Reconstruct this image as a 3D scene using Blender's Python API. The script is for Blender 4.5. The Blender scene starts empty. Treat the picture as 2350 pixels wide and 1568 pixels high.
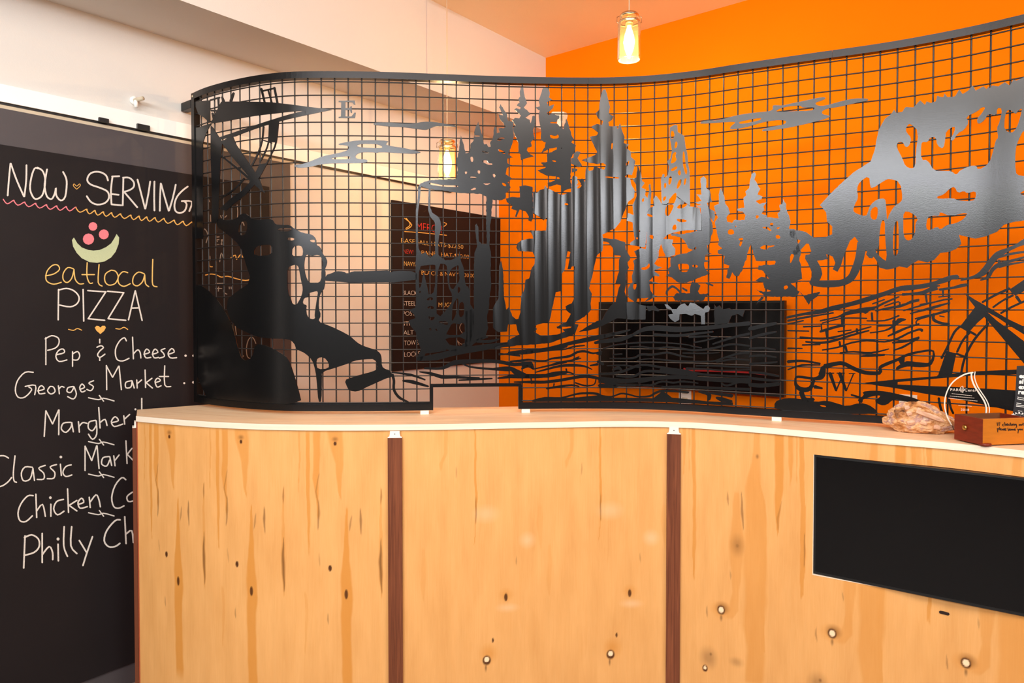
import bpy, bmesh, math, random
import numpy as np
from mathutils import Vector, Matrix
from mathutils.geometry import delaunay_2d_cdt

random.seed(7)
SC = bpy.context.scene
COL = SC.collection

# ---------------------------------------------------------------- camera
E = 1.52                      # eye height
F = 1540.0                    # focal length in pixels of the 2350 px frame
PITCH = 0.02
cam = bpy.data.cameras.new('camera')
cam.sensor_width = 36.0
cam.lens = F * 36.0 / 2350.0
cam.shift_y = -43.0 / 2350.0
cam.clip_start = 0.05
cam_ob = bpy.data.objects.new('camera', cam)
COL.objects.link(cam_ob)
cam_ob.location = (0, 0, E)
cam_ob.rotation_euler = (math.pi / 2 - PITCH, 0, 0)
SC.camera = cam_ob

# ---------------------------------------------------------------- world, light, exposure
SC.view_settings.view_transform = 'Standard'
SC.view_settings.look = 'None'
SC.view_settings.gamma = 1.0
SC.view_settings.use_curve_mapping = False
SC.view_settings.exposure = 0.35
world = bpy.data.worlds.new('world')
SC.world = world
world.use_nodes = True
bg = world.node_tree.nodes['Background']
bg.inputs[0].default_value = (1.0, 0.92, 0.85, 1)
bg.inputs[1].default_value = 0.17

def area_light(name, loc, rot, sx, sy, power, color):
    l = bpy.data.lights.new(name, 'AREA')
    l.shape = 'RECTANGLE'; l.size = sx; l.size_y = sy
    l.energy = power; l.color = color
    o = bpy.data.objects.new(name, l); COL.objects.link(o)
    o.location = loc; o.rotation_euler = rot
    return o
# daylight from the shop window behind the camera
area_light('window_daylight', (-1.6, -2.2, E + 1.36), (math.radians(80), 0, math.radians(-4)), 3.6, 0.36, 128, (0.92, 0.97, 1.0))
# unseen fill lights added overhead to brighten the bulkhead and the counter
area_light('front_fill_light', (2.6, -0.9, E + 1.45), (math.radians(50), 0, math.radians(42)), 1.8, 1.0, 70, (1.0, 0.96, 0.92))
area_light('counter_fill_light', (-0.2, 0.7, E + 1.56), (math.radians(12), 0, 0), 2.4, 0.8, 62, (1.0, 0.92, 0.83))

# ---------------------------------------------------------------- rays from the photograph's pixels
CP, SP = math.cos(PITCH), math.sin(PITCH)
def ray(u, v):
    x = (u - 1175.0) / F; y = (741.0 - v) / F
    return x, y * SP + CP, y * CP - SP          # world direction (X, Y, Z)
def at_depth(u, v, Y):
    dx, dy, dz = ray(u, v); t = Y / dy
    return Vector((dx * t, Y, E + dz * t))
def on_z(u, v, zrel):
    dx, dy, dz = ray(u, v); t = zrel / dz
    return Vector((dx * t, dy * t, E + zrel))

class Plan:
    """A vertical sheet over a plan curve: arc length s and height z."""
    def __init__(self, pts, smooth=True):
        P = [np.array(p, float) for p in pts]
        if smooth:
            Q = [2 * P[0] - P[1]] + P + [2 * P[-1] - P[-2]]
            out = []
            for i in range(1, len(Q) - 2):
                a, b, c, d = Q[i - 1], Q[i], Q[i + 1], Q[i + 2]
                for k in range(12):
                    t = k / 12.0
                    out.append(0.5 * ((2 * b) + (c - a) * t + (2 * a - 5 * b + 4 * c - d) * t * t + (3 * b - a - 3 * c + d) * t ** 3))
            out.append(P[-1])
            P = out
        self._set(np.array(P))
    def _set(self, P):
        self.P = P
        self.S = np.concatenate([[0], np.cumsum(np.linalg.norm(np.diff(P, axis=0), axis=1))])
        T = np.gradient(P, axis=0)
        T /= np.linalg.norm(T, axis=1)[:, None]
        self.N = np.stack([T[:, 1], -T[:, 0]], 1)       # towards the camera
        self.T = T
        self.R = P[:, 0] / P[:, 1]
        self.L = self.S[-1]
    def offset(self, d):
        q = Plan.__new__(Plan); q._set(self.P + self.N * d); return q
    def xy(self, s, d=0.0):
        s = np.asarray(s, float)
        x = np.interp(s, self.S, self.P[:, 0]); y = np.interp(s, self.S, self.P[:, 1])
        nx = np.interp(s, self.S, self.N[:, 0]); ny = np.interp(s, self.S, self.N[:, 1])
        # straight continuation past the ends
        for (cond, i) in ((s < 0, 0), (s > self.L, -1)):
            ds = np.where(cond, s - (0 if i == 0 else self.L), 0.0)
            x = x + ds * self.T[i, 0]; y = y + ds * self.T[i, 1]
        return x + nx * d, y + ny * d
    def hit(self, u, v):
        dx, dy, dz = ray(np.asarray(u, float), np.asarray(v, float))
        r = dx / dy
        i = np.clip(np.searchsorted(self.R, r) - 1, 0, len(self.R) - 2)
        p = self.P[i]; d = self.P[i + 1] - p                 # exact crossing with the segment (or its continuation)
        den = d[..., 0] - r * d[..., 1]
        k = (r * p[..., 1] - p[..., 0]) / np.where(abs(den) < 1e-9, 1e-9, den)
        s = self.S[i] + k * (self.S[i + 1] - self.S[i])
        Y = p[..., 1] + k * d[..., 1]
        return s, E + Y / dy * dz

# white wall with the chalkboard, orange wall, face of the bulkhead
WDIR = np.array([.795, 1.0]); WDIR /= np.linalg.norm(WDIR)
ODIR = np.array([WDIR[1], -WDIR[0]])
CORNER = np.array([-.088, 4.50])
def wall_plan(d=0.0):
    n = np.array([WDIR[1], -WDIR[0]])                   # out of the white wall, into the room
    a = CORNER - WDIR * 4.4 + n * d; b = CORNER + WDIR * 0.5 + n * d
    return Plan([a, b], smooth=False)
def orange_plan(d=0.0):
    n = -WDIR
    a = CORNER + n * d; b = CORNER + ODIR * 5.0 + n * d
    return Plan([a, b], smooth=False)
WALL = wall_plan(); ORANGE = orange_plan()

# plan curves, each point (pixel column, depth)
def col_pts(lst): return [((u - 1175.0) / F * Y, Y) for (u, Y) in lst]
MESH = Plan(col_pts([(450, 2.807), (480, 2.735), (520, 2.672), (560, 2.625), (600, 2.589), (650, 2.56), (700, 2.548), (800, 2.547), (900, 2.556), (1000, 2.574),
                     (1100, 2.592), (1200, 2.606), (1300, 2.614), (1400, 2.612), (1500, 2.587), (1600, 2.535), (1700, 2.465), (1850, 2.372), (2029, 2.272),
                     (2200, 2.16), (2350, 2.05)]) + [(1.71, 1.914), (1.86, 1.775)])
FRONT = Plan(col_pts([(313, 2.514), (355, 2.475), (400, 2.440), (450, 2.406), (500, 2.378), (600, 2.342), (720, 2.325), (860, 2.325), (1000, 2.338), (1150, 2.362),
                      (1300, 2.385), (1400, 2.397), (1500, 2.395), (1580, 2.375), (1660, 2.333), (1760, 2.270), (1860, 2.200), (2020, 2.098), (2180, 2.010), (2350, 1.901)])
             + [(1.62, 1.761), (1.79, 1.62)])

# ---------------------------------------------------------------- materials
def srgb(r, g, b):
    f = lambda c: (c / 255.0 / 12.92) if c / 255.0 <= 0.04045 else ((c / 255.0 + 0.055) / 1.055) ** 2.4
    return (f(r), f(g), f(b), 1.0)
MATS = {}
def mat(name, color, rough=0.6, metal=0.0, noise=0.0, nscale=20.0, bump=0.0, bscale=80.0, coat=0.0, spec=0.5, stretch=(1, 1, 1), emit=None, estr=0.0, coords='Object', trans=0.0, ior=1.45):
    if name in MATS: return MATS[name]
    m = bpy.data.materials.new(name); m.use_nodes = True; MATS[name] = m
    nt = m.node_tree; N = nt.nodes; L = nt.links
    b = N['Principled BSDF']
    b.inputs['Base Color'].default_value = color
    b.inputs['Roughness'].default_value = rough
    b.inputs['Metallic'].default_value = metal
    b.inputs['Specular IOR Level'].default_value = spec
    b.inputs['Coat Weight'].default_value = coat
    b.inputs['Transmission Weight'].default_value = trans
    b.inputs['IOR'].default_value = ior
    if emit:
        b.inputs['Emission Color'].default_value = emit; b.inputs['Emission Strength'].default_value = estr
    tc = N.new('ShaderNodeTexCoord'); mp = N.new('ShaderNodeMapping')
    L.new(tc.outputs[coords], mp.inputs[0]); mp.inputs['Scale'].default_value = stretch
    if noise > 0:
        n = N.new('ShaderNodeTexNoise'); n.inputs['Scale'].default_value = nscale; n.inputs['Detail'].default_value = 6
        L.new(mp.outputs[0], n.inputs['Vector'])
        mx = N.new('ShaderNodeMix'); mx.data_type = 'RGBA'
        mx.inputs['A'].default_value = tuple(c * (1 - noise) for c in color[:3]) + (1,)
        mx.inputs['B'].default_value = tuple(min(1, c * (1 + noise)) for c in color[:3]) + (1,)
        L.new(n.outputs['Fac'], mx.inputs['Factor']); L.new(mx.outputs['Result'], b.inputs['Base Color'])
    if bump > 0:
        n2 = N.new('ShaderNodeTexNoise'); n2.inputs['Scale'].default_value = bscale; n2.inputs['Detail'].default_value = 4
        L.new(mp.outputs[0], n2.inputs['Vector'])
        bp = N.new('ShaderNodeBump'); bp.inputs['Strength'].default_value = bump; bp.inputs['Distance'].default_value = 0.002
        L.new(n2.outputs['Fac'], bp.inputs['Height']); L.new(bp.outputs[0], b.inputs['Normal'])
    return m

M_WHITE = mat('white_wall_paint', srgb(219, 215, 210), 0.85, noise=0.03, nscale=3, bump=0.25, bscale=180)
M_CEIL = mat('ceiling_paint', srgb(250, 236, 206), 0.9, noise=0.03, nscale=3, bump=0.3, bscale=150)
M_ORANGE = mat('orange_wall_paint', (0.96, 0.205, 0.0, 1), 0.8, noise=0.04, nscale=4, bump=0.12, bscale=160, spec=0.08)
M_FLOOR = mat('floor_vinyl', srgb(120, 108, 98), 0.5, noise=0.12, nscale=6)
M_STEEL = mat('black_powder_coated_steel', (0.040, 0.039, 0.040, 1), 0.23, metal=0.9, bump=0.05, bscale=300)
M_WIRE = mat('black_wire_paint', (0.018, 0.014, 0.013, 1), 0.38, noise=0.1)
M_FRAME = mat('black_frame_paint', (0.022, 0.021, 0.022, 1), 0.32, metal=0.85, bump=0.1, bscale=200)
M_BOARD = mat('chalkboard_black', (0.012, 0.0088, 0.0098, 1), 0.6, noise=0.35, nscale=2.5, bump=0.06, bscale=200, spec=0.25)
M_GREY = mat('grey_board_frame_paint', srgb(74, 68, 71), 0.5, noise=0.06, nscale=5, bump=0.1, bscale=120)
M_CHALK = mat('white_chalk', srgb(222, 214, 206), 0.95, noise=0.35, nscale=350)
M_CHALK_O = mat('orange_chalk', srgb(240, 176, 92), 0.95, noise=0.3, nscale=350)
M_CHALK_Y = mat('yellow_chalk', srgb(236, 190, 110), 0.95, noise=0.3, nscale=350)
M_CHALK_P = mat('pink_chalk', srgb(240, 128, 138), 0.95, noise=0.15, nscale=350)
M_CHALK_G = mat('pale_green_chalk', srgb(190, 200, 160), 0.95, noise=0.15, nscale=350)
M_CHALK_R = mat('red_chalk', srgb(190, 50, 45), 0.95, noise=0.3, nscale=350)
M_CHALK_D = mat('smudged_chalk', srgb(150, 138, 128), 0.95, noise=0.4, nscale=300)
M_RAIL = mat('white_gloss_paint', srgb(250, 250, 246), 0.35, noise=0.02, nscale=5)
M_CREAM = mat('cream_painted_edge', srgb(205, 190, 165), 0.6, noise=0.1, nscale=15)
M_PLASTIC = mat('white_plastic', srgb(250, 240, 228), 0.4, noise=0.02)
M_BLACKP = mat('black_plastic', (0.01, 0.01, 0.011, 1), 0.4, noise=0.05)
M_SCREEN = mat('dark_screen_glass', (0.004, 0.004, 0.005, 1), 0.12, noise=0.05, spec=0.35)
M_GLASS = mat('clear_glass', (1.0, 0.90, 0.64, 1), 0.02, trans=0.965, ior=1.14)
M_ACRYL = mat('clear_acrylic', (1, 1, 1, 1), 0.02, trans=1.0, ior=1.12)
M_ACRYL_E = mat('acrylic_edge_highlight', srgb(235, 222, 208), 0.3, noise=0.05)
M_ETCH = mat('etched_white', srgb(225, 205, 190), 0.9, noise=0.1)
M_BRASS = mat('aged_brass', (0.55, 0.33, 0.10, 1), 0.3, metal=1.0, noise=0.3, nscale=60)
M_CHROME = mat('lamp_chrome', (0.75, 0.6, 0.42, 1), 0.25, metal=1.0, noise=0.05)
M_BULB = mat('lit_bulb', (1, 0.85, 0.55, 1), 0.5, emit=(1.0, 0.80, 0.48, 1), estr=45.0)
M_CORD = mat('lamp_cord_sleeve', srgb(235, 205, 170), 0.5, noise=0.05)
M_REDBOX = mat('red_stained_wood', srgb(122, 38, 18), 0.4, noise=0.45, nscale=30, stretch=(1, 1, 4), bump=0.1)
M_YELBOX = mat('amber_stained_wood', srgb(196, 112, 22), 0.4, noise=0.18, nscale=22, stretch=(1, 1, 5), bump=0.1)
M_BOXIN = mat('dark_inside_wood', srgb(110, 62, 30), 0.6, noise=0.25, nscale=25, stretch=(1, 1, 6))
M_INK = mat('dark_brown_ink', (0.02, 0.006, 0.004, 1), 0.7, noise=0.1)
M_SIGN = mat('black_sign_card', (0.016, 0.014, 0.017, 1), 0.45, noise=0.1)
M_PRINT = mat('white_print', srgb(240, 236, 232), 0.7, noise=0.05)
M_RED = mat('flat_red', srgb(150, 22, 26), 0.5, noise=0.1)
M_MUD = mat('shiny_steel_spacer', srgb(255, 236, 220), 0.5, noise=0.02)

def rock_material():
    m = bpy.data.materials.new('quartz_rock'); m.use_nodes = True
    N = m.node_tree.nodes; L = m.node_tree.links; b = N['Principled BSDF']
    tc = N.new('ShaderNodeTexCoord')
    n = N.new('ShaderNodeTexNoise'); n.inputs['Scale'].default_value = 28; n.inputs['Detail'].default_value = 8
    L.new(tc.outputs['Object'], n.inputs['Vector'])
    r = N.new('ShaderNodeValToRGB'); L.new(n.outputs['Fac'], r.inputs['Fac'])
    e = r.color_ramp.elements
    e[0].position = 0.30; e[0].color = srgb(84, 50, 34)  # darkest tone paints the shade of crevices into the colour
    e[1].position = 0.72; e[1].color = srgb(250, 226, 196)
    a = e.new(0.42); a.color = srgb(186, 122, 66)
    a = e.new(0.52); a.color = srgb(226, 176, 128)
    a = e.new(0.60); a.color = srgb(176, 134, 128)
    L.new(r.outputs[0], b.inputs['Base Color'])
    b.inputs['Roughness'].default_value = 0.55
    n2 = N.new('ShaderNodeTexNoise'); n2.inputs['Scale'].default_value = 120; n2.inputs['Detail'].default_value = 5
    L.new(tc.outputs['Object'], n2.inputs['Vector'])
    bp = N.new('ShaderNodeBump'); bp.inputs['Strength'].default_value = 0.9; bp.inputs['Distance'].default_value = 0.004
    L.new(n2.outputs['Fac'], bp.inputs['Height']); L.new(bp.outputs[0], b.inputs['Normal'])
    return m
M_ROCK = rock_material()
M_CRYSTAL = mat('pale_quartz_crystal', srgb(214, 168, 140), 0.4, noise=0.45, nscale=55, bump=0.6, bscale=160)

def wood_material(name, base, dark, sx, sy, contrast=0.5, use_attr=False, rough=0.42, distort=1.5):
    """Grain from stretched noise over a UV in metres; an attribute carries the veneer's own streaks (R), knots (G) and filled knots (B)."""
    m = bpy.data.materials.new(name); m.use_nodes = True
    N = m.node_tree.nodes; L = m.node_tree.links; b = N['Principled BSDF']
    uv = N.new('ShaderNodeUVMap'); uv.uv_map = 'UVMap'
    mp = N.new('ShaderNodeMapping'); mp.inputs['Scale'].default_value = (sx, sy, 1)
    L.new(uv.outputs[0], mp.inputs[0])
    n = N.new('ShaderNodeTexNoise'); n.inputs['Scale'].default_value = 1; n.inputs['Detail'].default_value = 7; n.inputs['Distortion'].default_value = distort
    L.new(mp.outputs[0], n.inputs['Vector'])
    r = N.new('ShaderNodeValToRGB'); L.new(n.outputs['Fac'], r.inputs['Fac'])
    r.color_ramp.elements[0].position = 0.5 - contrast / 2; r.color_ramp.elements[0].color = dark
    r.color_ramp.elements[1].position = 0.5 + contrast / 2; r.color_ramp.elements[1].color = base
    out = r.outputs[0]
    # broad figure
    mp2 = N.new('ShaderNodeMapping'); mp2.inputs['Scale'].default_value = (sx * 0.12, sy * 0.6, 1); L.new(uv.outputs[0], mp2.inputs[0])
    n3 = N.new('ShaderNodeTexNoise'); n3.inputs['Scale'].default_value = 1; n3.inputs['Detail'].default_value = 3; L.new(mp2.outputs[0], n3.inputs['Vector'])
    mx = N.new('ShaderNodeMix'); mx.data_type = 'RGBA'; mx.blend_type = 'MULTIPLY'
    rr = N.new('ShaderNodeValToRGB'); L.new(n3.outputs['Fac'], rr.inputs['Fac'])
    rr.color_ramp.elements[0].position = 0.3; rr.color_ramp.elements[0].color = (0.90, 0.86, 0.80, 1)
    rr.color_ramp.elements[1].position = 0.65; rr.color_ramp.elements[1].color = (1, 1, 1, 1)
    mx.inputs['Factor'].default_value = 1.0
    L.new(out, mx.inputs['A']); L.new(rr.outputs[0], mx.inputs['B']); out = mx.outputs['Result']
    if use_attr:
        at = N.new('ShaderNodeAttribute'); at.attribute_name = 'figure'
        sep = N.new('ShaderNodeSeparateColor'); L.new(at.outputs['Color'], sep.inputs[0])
        for ch, c in (('Red', srgb(216, 140, 56)), ('Green', srgb(66, 24, 6)), ('Blue', srgb(255, 226, 188))):
            k = N.new('ShaderNodeMix'); k.data_type = 'RGBA'
            L.new(sep.outputs[ch], k.inputs['Factor']); L.new(out, k.inputs['A']); k.inputs['B'].default_value = c
            out = k.outputs['Result']
    L.new(out, b.inputs['Base Color'])
    b.inputs['Roughness'].default_value = rough
    b.inputs['Specular IOR Level'].default_value = 0.35
    return m
M_PLY = wood_material('maple_plywood', srgb(241, 181, 115), srgb(234, 168, 99), 150, 6, 0.8, True)
M_TOP = wood_material('pine_countertop', srgb(255, 228, 198), srgb(240, 192, 146), 3, 75, 0.6)
M_EDGE = wood_material('pale_edge_banding', srgb(255, 240, 224), srgb(250, 230, 208), 4, 60, 0.6, rough=0.35)
M_WALNUT = wood_material('walnut_batten', srgb(150, 86, 56), srgb(76, 36, 24), 110, 3, 0.7)
M_SIDE = wood_material('reddish_end_panel', srgb(176, 90, 56), srgb(150, 70, 44), 90, 5, 0.6)

# ---------------------------------------------------------------- object helpers
def link(name, me, m=None, parent=None):
    o = bpy.data.objects.new(name, me); COL.objects.link(o)
    if m is not None:
        for k in (m if isinstance(m, (list, tuple)) else [m]): me.materials.append(k)
    if parent is not None: o.parent = parent
    return o
def tag(o, label=None, cat=None, group=None, kind=None):
    if label: o['label'] = label
    if cat: o['category'] = cat
    if group: o['group'] = group
    if kind: o['kind'] = kind
    return o
def empty(name, loc, label, cat, group=None):
    o = bpy.data.objects.new(name, None); COL.objects.link(o); o.location = loc
    o.empty_display_size = 0.05
    bpy.context.view_layer.update()
    return tag(o, label, cat, group)
def child_at(o, parent):
    """parent o keeping its world coordinates"""
    o.parent = parent
    o.matrix_parent_inverse = Matrix.Translation(-Vector(parent.location))
    return o
def mesh_obj(name, verts, faces, m=None, parent=None, smooth=False, uvs=None):
    me = bpy.data.meshes.new(name)
    me.from_pydata([tuple(map(float, v)) for v in verts], [], faces)
    if uvs is not None:
        ul = me.uv_layers.new(name='UVMap')
        for li, loop in enumerate(me.loops): ul.data[li].uv = uvs[loop.vertex_index]
    if smooth: me.shade_smooth()
    me.update()
    o = link(name, me, m)
    if parent is not None: child_at(o, parent)
    return o
def obb_box(name, origin, ax, ay, az, m, parent=None, bevel=0.0):
    """box from a corner and three edge vectors"""
    o0 = Vector(origin); ax, ay, az = Vector(ax), Vector(ay), Vector(az)
    bm = bmesh.new()
    vs = [bm.verts.new(o0 + ax * i + ay * j + az * k) for k in (0, 1) for j in (0, 1) for i in (0, 1)]
    for f in ((0, 2, 3, 1), (4, 5, 7, 6), (0, 1, 5, 4), (2, 6, 7, 3), (0, 4, 6, 2), (1, 3, 7, 5)):
        bm.faces.new([vs[i] for i in f])
    bmesh.ops.recalc_face_normals(bm, faces=bm.faces)
    if bevel > 0:
        bmesh.ops.bevel(bm, geom=bm.edges[:], offset=bevel, segments=2, affect='EDGES', profile=0.6)
    me = bpy.data.meshes.new(name); bm.to_mesh(me); bm.free()
    o = link(name, me, m)
    if parent is not None: child_at(o, parent)
    return o
def lathe(name, center, prof, m, parent=None, seg=40, closed=False):
    vs = []; fs = []
    n = len(prof)
    for i in range(seg):
        a = 2 * math.pi * i / seg
        for (r, z) in prof: vs.append((center[0] + r * math.cos(a), center[1] + r * math.sin(a), center[2] + z))
    for i in range(seg):
        j = (i + 1) % seg
        for k in range(n - 1 if not closed else n):
            k2 = (k + 1) % n
            fs.append((i * n + k, j * n + k, j * n + k2, i * n + k2))
    o = mesh_obj(name, vs, fs, m, parent, smooth=True)
    return o
def tube(name, pts, r, m, parent=None, seg=6, caps=True):
    P = [Vector(p) for p in pts]
    vs = []; fs = []
    for i, p in enumerate(P):
        t = (P[min(i + 1, len(P) - 1)] - P[max(i - 1, 0)]).normalized()
        up = Vector((0, 0, 1)) if abs(t.z) < 0.9 else Vector((1, 0, 0))
        a = t.cross(up).normalized(); b = t.cross(a).normalized()
        for k in range(seg):
            an = 2 * math.pi * k / seg
            vs.append(p + a * math.cos(an) * r + b * math.sin(an) * r)
    for i in range(len(P) - 1):
        for k in range(seg):
            k2 = (k + 1) % seg
            fs.append((i * seg + k, i * seg + k2, (i + 1) * seg + k2, (i + 1) * seg + k))
    if caps:
        fs.append(tuple(range(seg))[::-1]); fs.append(tuple((len(P) - 1) * seg + k for k in range(seg)))
    return mesh_obj(name, vs, fs, m, parent, smooth=True)
def bar_along(name, plan, s0, s1, z0, z1, d0, d1, m, parent=None, step=0.03, uv=False):
    """rectangular bar following a plan curve, d measured towards the camera"""
    n = max(2, int((s1 - s0) / step) + 1)
    S = np.linspace(s0, s1, n)
    vs = []; fs = []; uvs = []
    for s in S:
        for (d, z) in ((d0, z0), (d1, z0), (d1, z1), (d0, z1)):
            x, y = plan.xy(s, d); vs.append((float(x), float(y), z)); uvs.append((s, z + d))
    for i in range(n - 1):
        for k in range(4):
            k2 = (k + 1) % 4
            fs.append((i * 4 + k, (i + 1) * 4 + k, (i + 1) * 4 + k2, i * 4 + k2))
    fs.append((0, 1, 2, 3)); fs.append(tuple(4 * (n - 1) + k for k in (3, 2, 1, 0)))
    return mesh_obj(name, vs, fs, m, parent, uvs=uvs if uv else None)
# ---------------------------------------------------------------- sheets cut from outlines
def wn_inside(poly, X, Y):
    """non-zero winding test"""
    x0 = poly[:, 0]; y0 = poly[:, 1]; x1 = np.roll(x0, -1); y1 = np.roll(y0, -1)
    w = np.zeros(len(X), int)
    for a, b, c, d in zip(x0, y0, x1, y1):
        if b == d: continue
        cr = (c - a) * (Y - b) - (X - a) * (d - b)
        if b < d: w += ((b <= Y) & (Y < d) & (cr > 0))
        else: w -= ((d <= Y) & (Y < b) & (cr < 0))
    return w != 0
def chaikin(P, k=1):
    for _ in range(k):
        Q = np.roll(P, -1, axis=0)
        P = np.stack([P * .75 + Q * .25, P * .25 + Q * .75], 1).reshape(-1, 2)
    return P
def jagged(P, amp, seg):
    out = []
    for i in range(len(P)):
        a, b = P[i], P[(i + 1) % len(P)]
        L = np.linalg.norm(b - a); n = max(1, int(L / seg))
        nrm = np.array([-(b - a)[1], (b - a)[0]]) / max(L, 1e-6)
        for k in range(n):
            p = a + (b - a) * k / n
            if k: p = p + nrm * random.uniform(-amp, amp)
            out.append(p)
    return np.array(out)
CROPS = {'Z1': (420, 150, 3.92), 'Z2': (420, 550, 3.92), 'Z3': (700, 550, 3.92), 'Z4': (940, 180, 4.3556), 'Z5': (900, 480, 3.92), 'Z6': (1140, 180, 4.3556),
         'Z7': (1140, 500, 4.3556), 'A1': (1380, 260, 4.6118), 'A2': (1380, 560, 4.6118), 'A3': (1600, 360, 4.6118), 'A4': (1780, 200, 2.7509), 'A5': (1780, 560, 3.92),
         'A6': (2000, 540, 4.48), 'A7': (1180, 700, 4.7), 'C1': (600, 200, 5.109), 'C3': (1580, 180, 5.109), 'R1': (2050, 30, 5.2267), 'R8': (2010, 820, 6.818),
         'B1': (0, 340, 3.4087), 'B2': (0, 740, 2.6133), 'M1': (880, 450, 3.825), 'G1': (2160, 840, 11.2), 'G2': (2240, 940, 15.68), 'G6': (440, 380, 6.533), 'PX': (0, 0, 1.0)}
def nums(t): return [[float(c) for c in p.split(',')] for p in t.split()]
def px(crop, t):
    """'x,y x,y ...' in a crop's coordinates -> photograph pixels; a crop's name inside the text changes the crop"""
    out = []
    for tok in t.split():
        if tok in CROPS: crop = tok; continue
        v = [float(c) for c in tok.split(',')]
        x0, y0, k = CROPS[crop]
        out.append((x0 + v[0] / k, y0 + v[1] / k))
    return np.array(out)
def stroke_px(crop, t, w=None, round_=True):
    """'x,y,w x,y,w ...' -> outline of a brush stroke in photograph pixels"""
    x0, y0, k = CROPS[crop]
    pts = []; last = w or 10
    for v in nums(t):
        if len(v) > 2: last = v[2]
        pts.append((x0 + v[0] / k, y0 + v[1] / k, last / k))
    P = np.array([p[:2] for p in pts]); W = np.array([p[2] for p in pts]) / 2
    if len(P) > 2 and round_:                       # smooth the centre line
        Q = []; V = []
        for i in range(len(P) - 1):
            a = P[max(i - 1, 0)]; b = P[i]; c = P[i + 1]; d = P[min(i + 2, len(P) - 1)]
            for j in range(3):
                s = j / 3.0
                Q.append(0.5 * ((2 * b) + (c - a) * s + (2 * a - 5 * b + 4 * c - d) * s * s + (3 * b - a - 3 * c + d) * s ** 3)); V.append(W[i] * (1 - s) + W[i + 1] * s)
        Q.append(P[-1]); V.append(W[-1]); P = np.array(Q); W = np.array(V)
    T = np.gradient(P, axis=0) if len(P) > 1 else np.array([[1, 0]])
    T /= np.maximum(np.linalg.norm(T, axis=1), 1e-9)[:, None]
    N = np.stack([-T[:, 1], T[:, 0]], 1)
    left = P + N * W[:, None]; right = P - N * W[:, None]
    c0 = P[0] - T[0] * W[0] * 0.8; c1 = P[-1] + T[-1] * W[-1] * 0.8
    return np.concatenate([left, [c1], right[::-1], [c0]])
def sheet(name, plan, polys, holes=(), thick=0.003, step=0.017, ripple=0.0, phase=0.0, m=None, parent=None, smooth=False, pitch=0.0508, tilt=0.0):
    """polys and holes in photograph pixels, projected onto the plan's sheet, cut out as one plate with thickness"""
    PS = []; HS = []
    for src, dst in ((polys, PS), (holes, HS)):
        for p in src:
            s, z = plan.hit(p[:, 0], p[:, 1]); dst.append(np.stack([s, z], 1))
    V = []; Ed = []
    for p in PS + HS:
        b = len(V); n = len(p)
        V += [Vector(q) for q in p]; Ed += [(b + i, b + (i + 1) % n) for i in range(n)]
    allp = np.concatenate(PS)
    s0, s1 = allp[:, 0].min(), allp[:, 0].max(); z0, z1 = allp[:, 1].min() - .01, allp[:, 1].max() + .01
    if step:
        k0 = int(math.floor((s0 - phase) / step)); k1 = int(math.ceil((s1 - phase) / step))
        for k in range(k0, k1 + 1):
            s = phase + k * step
            if s0 < s < s1:
                b = len(V); V += [Vector((s, z0)), Vector((s, z1))]; Ed.append((b, b + 1))
    rv, re, rf, _, _, _ = delaunay_2d_cdt(V, Ed, [], 0, 1e-6, False)
    Q = np.array([tuple(v) for v in rv]); T = [f for f in rf if len(f) == 3]
    if not T: return None
    Tn = np.array(T); C = Q[Tn].mean(axis=1)
    keep = np.zeros(len(T), bool)
    for p in PS:
        lo = p.min(0); hi = p.max(0)
        sel = np.where(~keep & (C[:, 0] >= lo[0]) & (C[:, 0] <= hi[0]) & (C[:, 1] >= lo[1]) & (C[:, 1] <= hi[1]))[0]
        if len(sel): keep[sel] = wn_inside(p, C[sel, 0], C[sel, 1])
    for p in HS:
        sel = np.where(keep)[0]
        keep[sel] &= ~wn_inside(p, C[sel, 0], C[sel, 1])
    Tn = Tn[keep]
    # all counter-clockwise in (s, z)
    a, b, c = Q[Tn[:, 0]], Q[Tn[:, 1]], Q[Tn[:, 2]]
    ar = (b[:, 0] - a[:, 0]) * (c[:, 1] - a[:, 1]) - (b[:, 1] - a[:, 1]) * (c[:, 0] - a[:, 0])
    Tn[ar < 0] = Tn[ar < 0][:, ::-1]
    Tn = Tn[abs(ar) > 1e-10]
    used = np.unique(Tn); re_ = {int(v): i for i, v in enumerate(used)}
    n = len(used); S = Q[used, 0]; Z = Q[used, 1]
    off = np.zeros(n)
    if ripple:
        t = ((S - phase) / pitch) % 1.0
        off = ripple * 4 * t * (1 - t)
    if tilt: off = off + tilt * (Z.max() - Z)
    fx, fy = plan.xy(S, off + thick / 2); bx, by = plan.xy(S, off - thick / 2)
    verts = [(x, y, z) for x, y, z in zip(fx, fy, Z)] + [(x, y, z) for x, y, z in zip(bx, by, Z)]
    faces = []; cnt = {}
    for t in Tn:
        i, j, k = (re_[int(q)] for q in t)
        faces.append((i, j, k)); faces.append((k + n, j + n, i + n))
        for e in ((i, j), (j, k), (k, i)): cnt[e] = cnt.get(e, 0) + 1
    rim = {}
    def rv_(i):                                          # the rim has vertices of its own, so its shading stays apart
        if i not in rim:
            rim[i] = len(verts); verts.append(verts[i]); verts.append(verts[i + n])
        return rim[i]
    for (i, j) in cnt:
        if (j, i) not in cnt:
            a_, b_ = rv_(i), rv_(j); faces.append((b_, a_, a_ + 1, b_ + 1))
    me = bpy.data.meshes.new(name); me.from_pydata(verts, [], faces)
    nf = 2 * len(Tn)
    if smooth:
        me.polygons.foreach_set('use_smooth', [i < nf for i in range(len(faces))])
    me.update()
    o = link(name, me, m)
    if parent is not None: child_at(o, parent)
    return o
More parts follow.
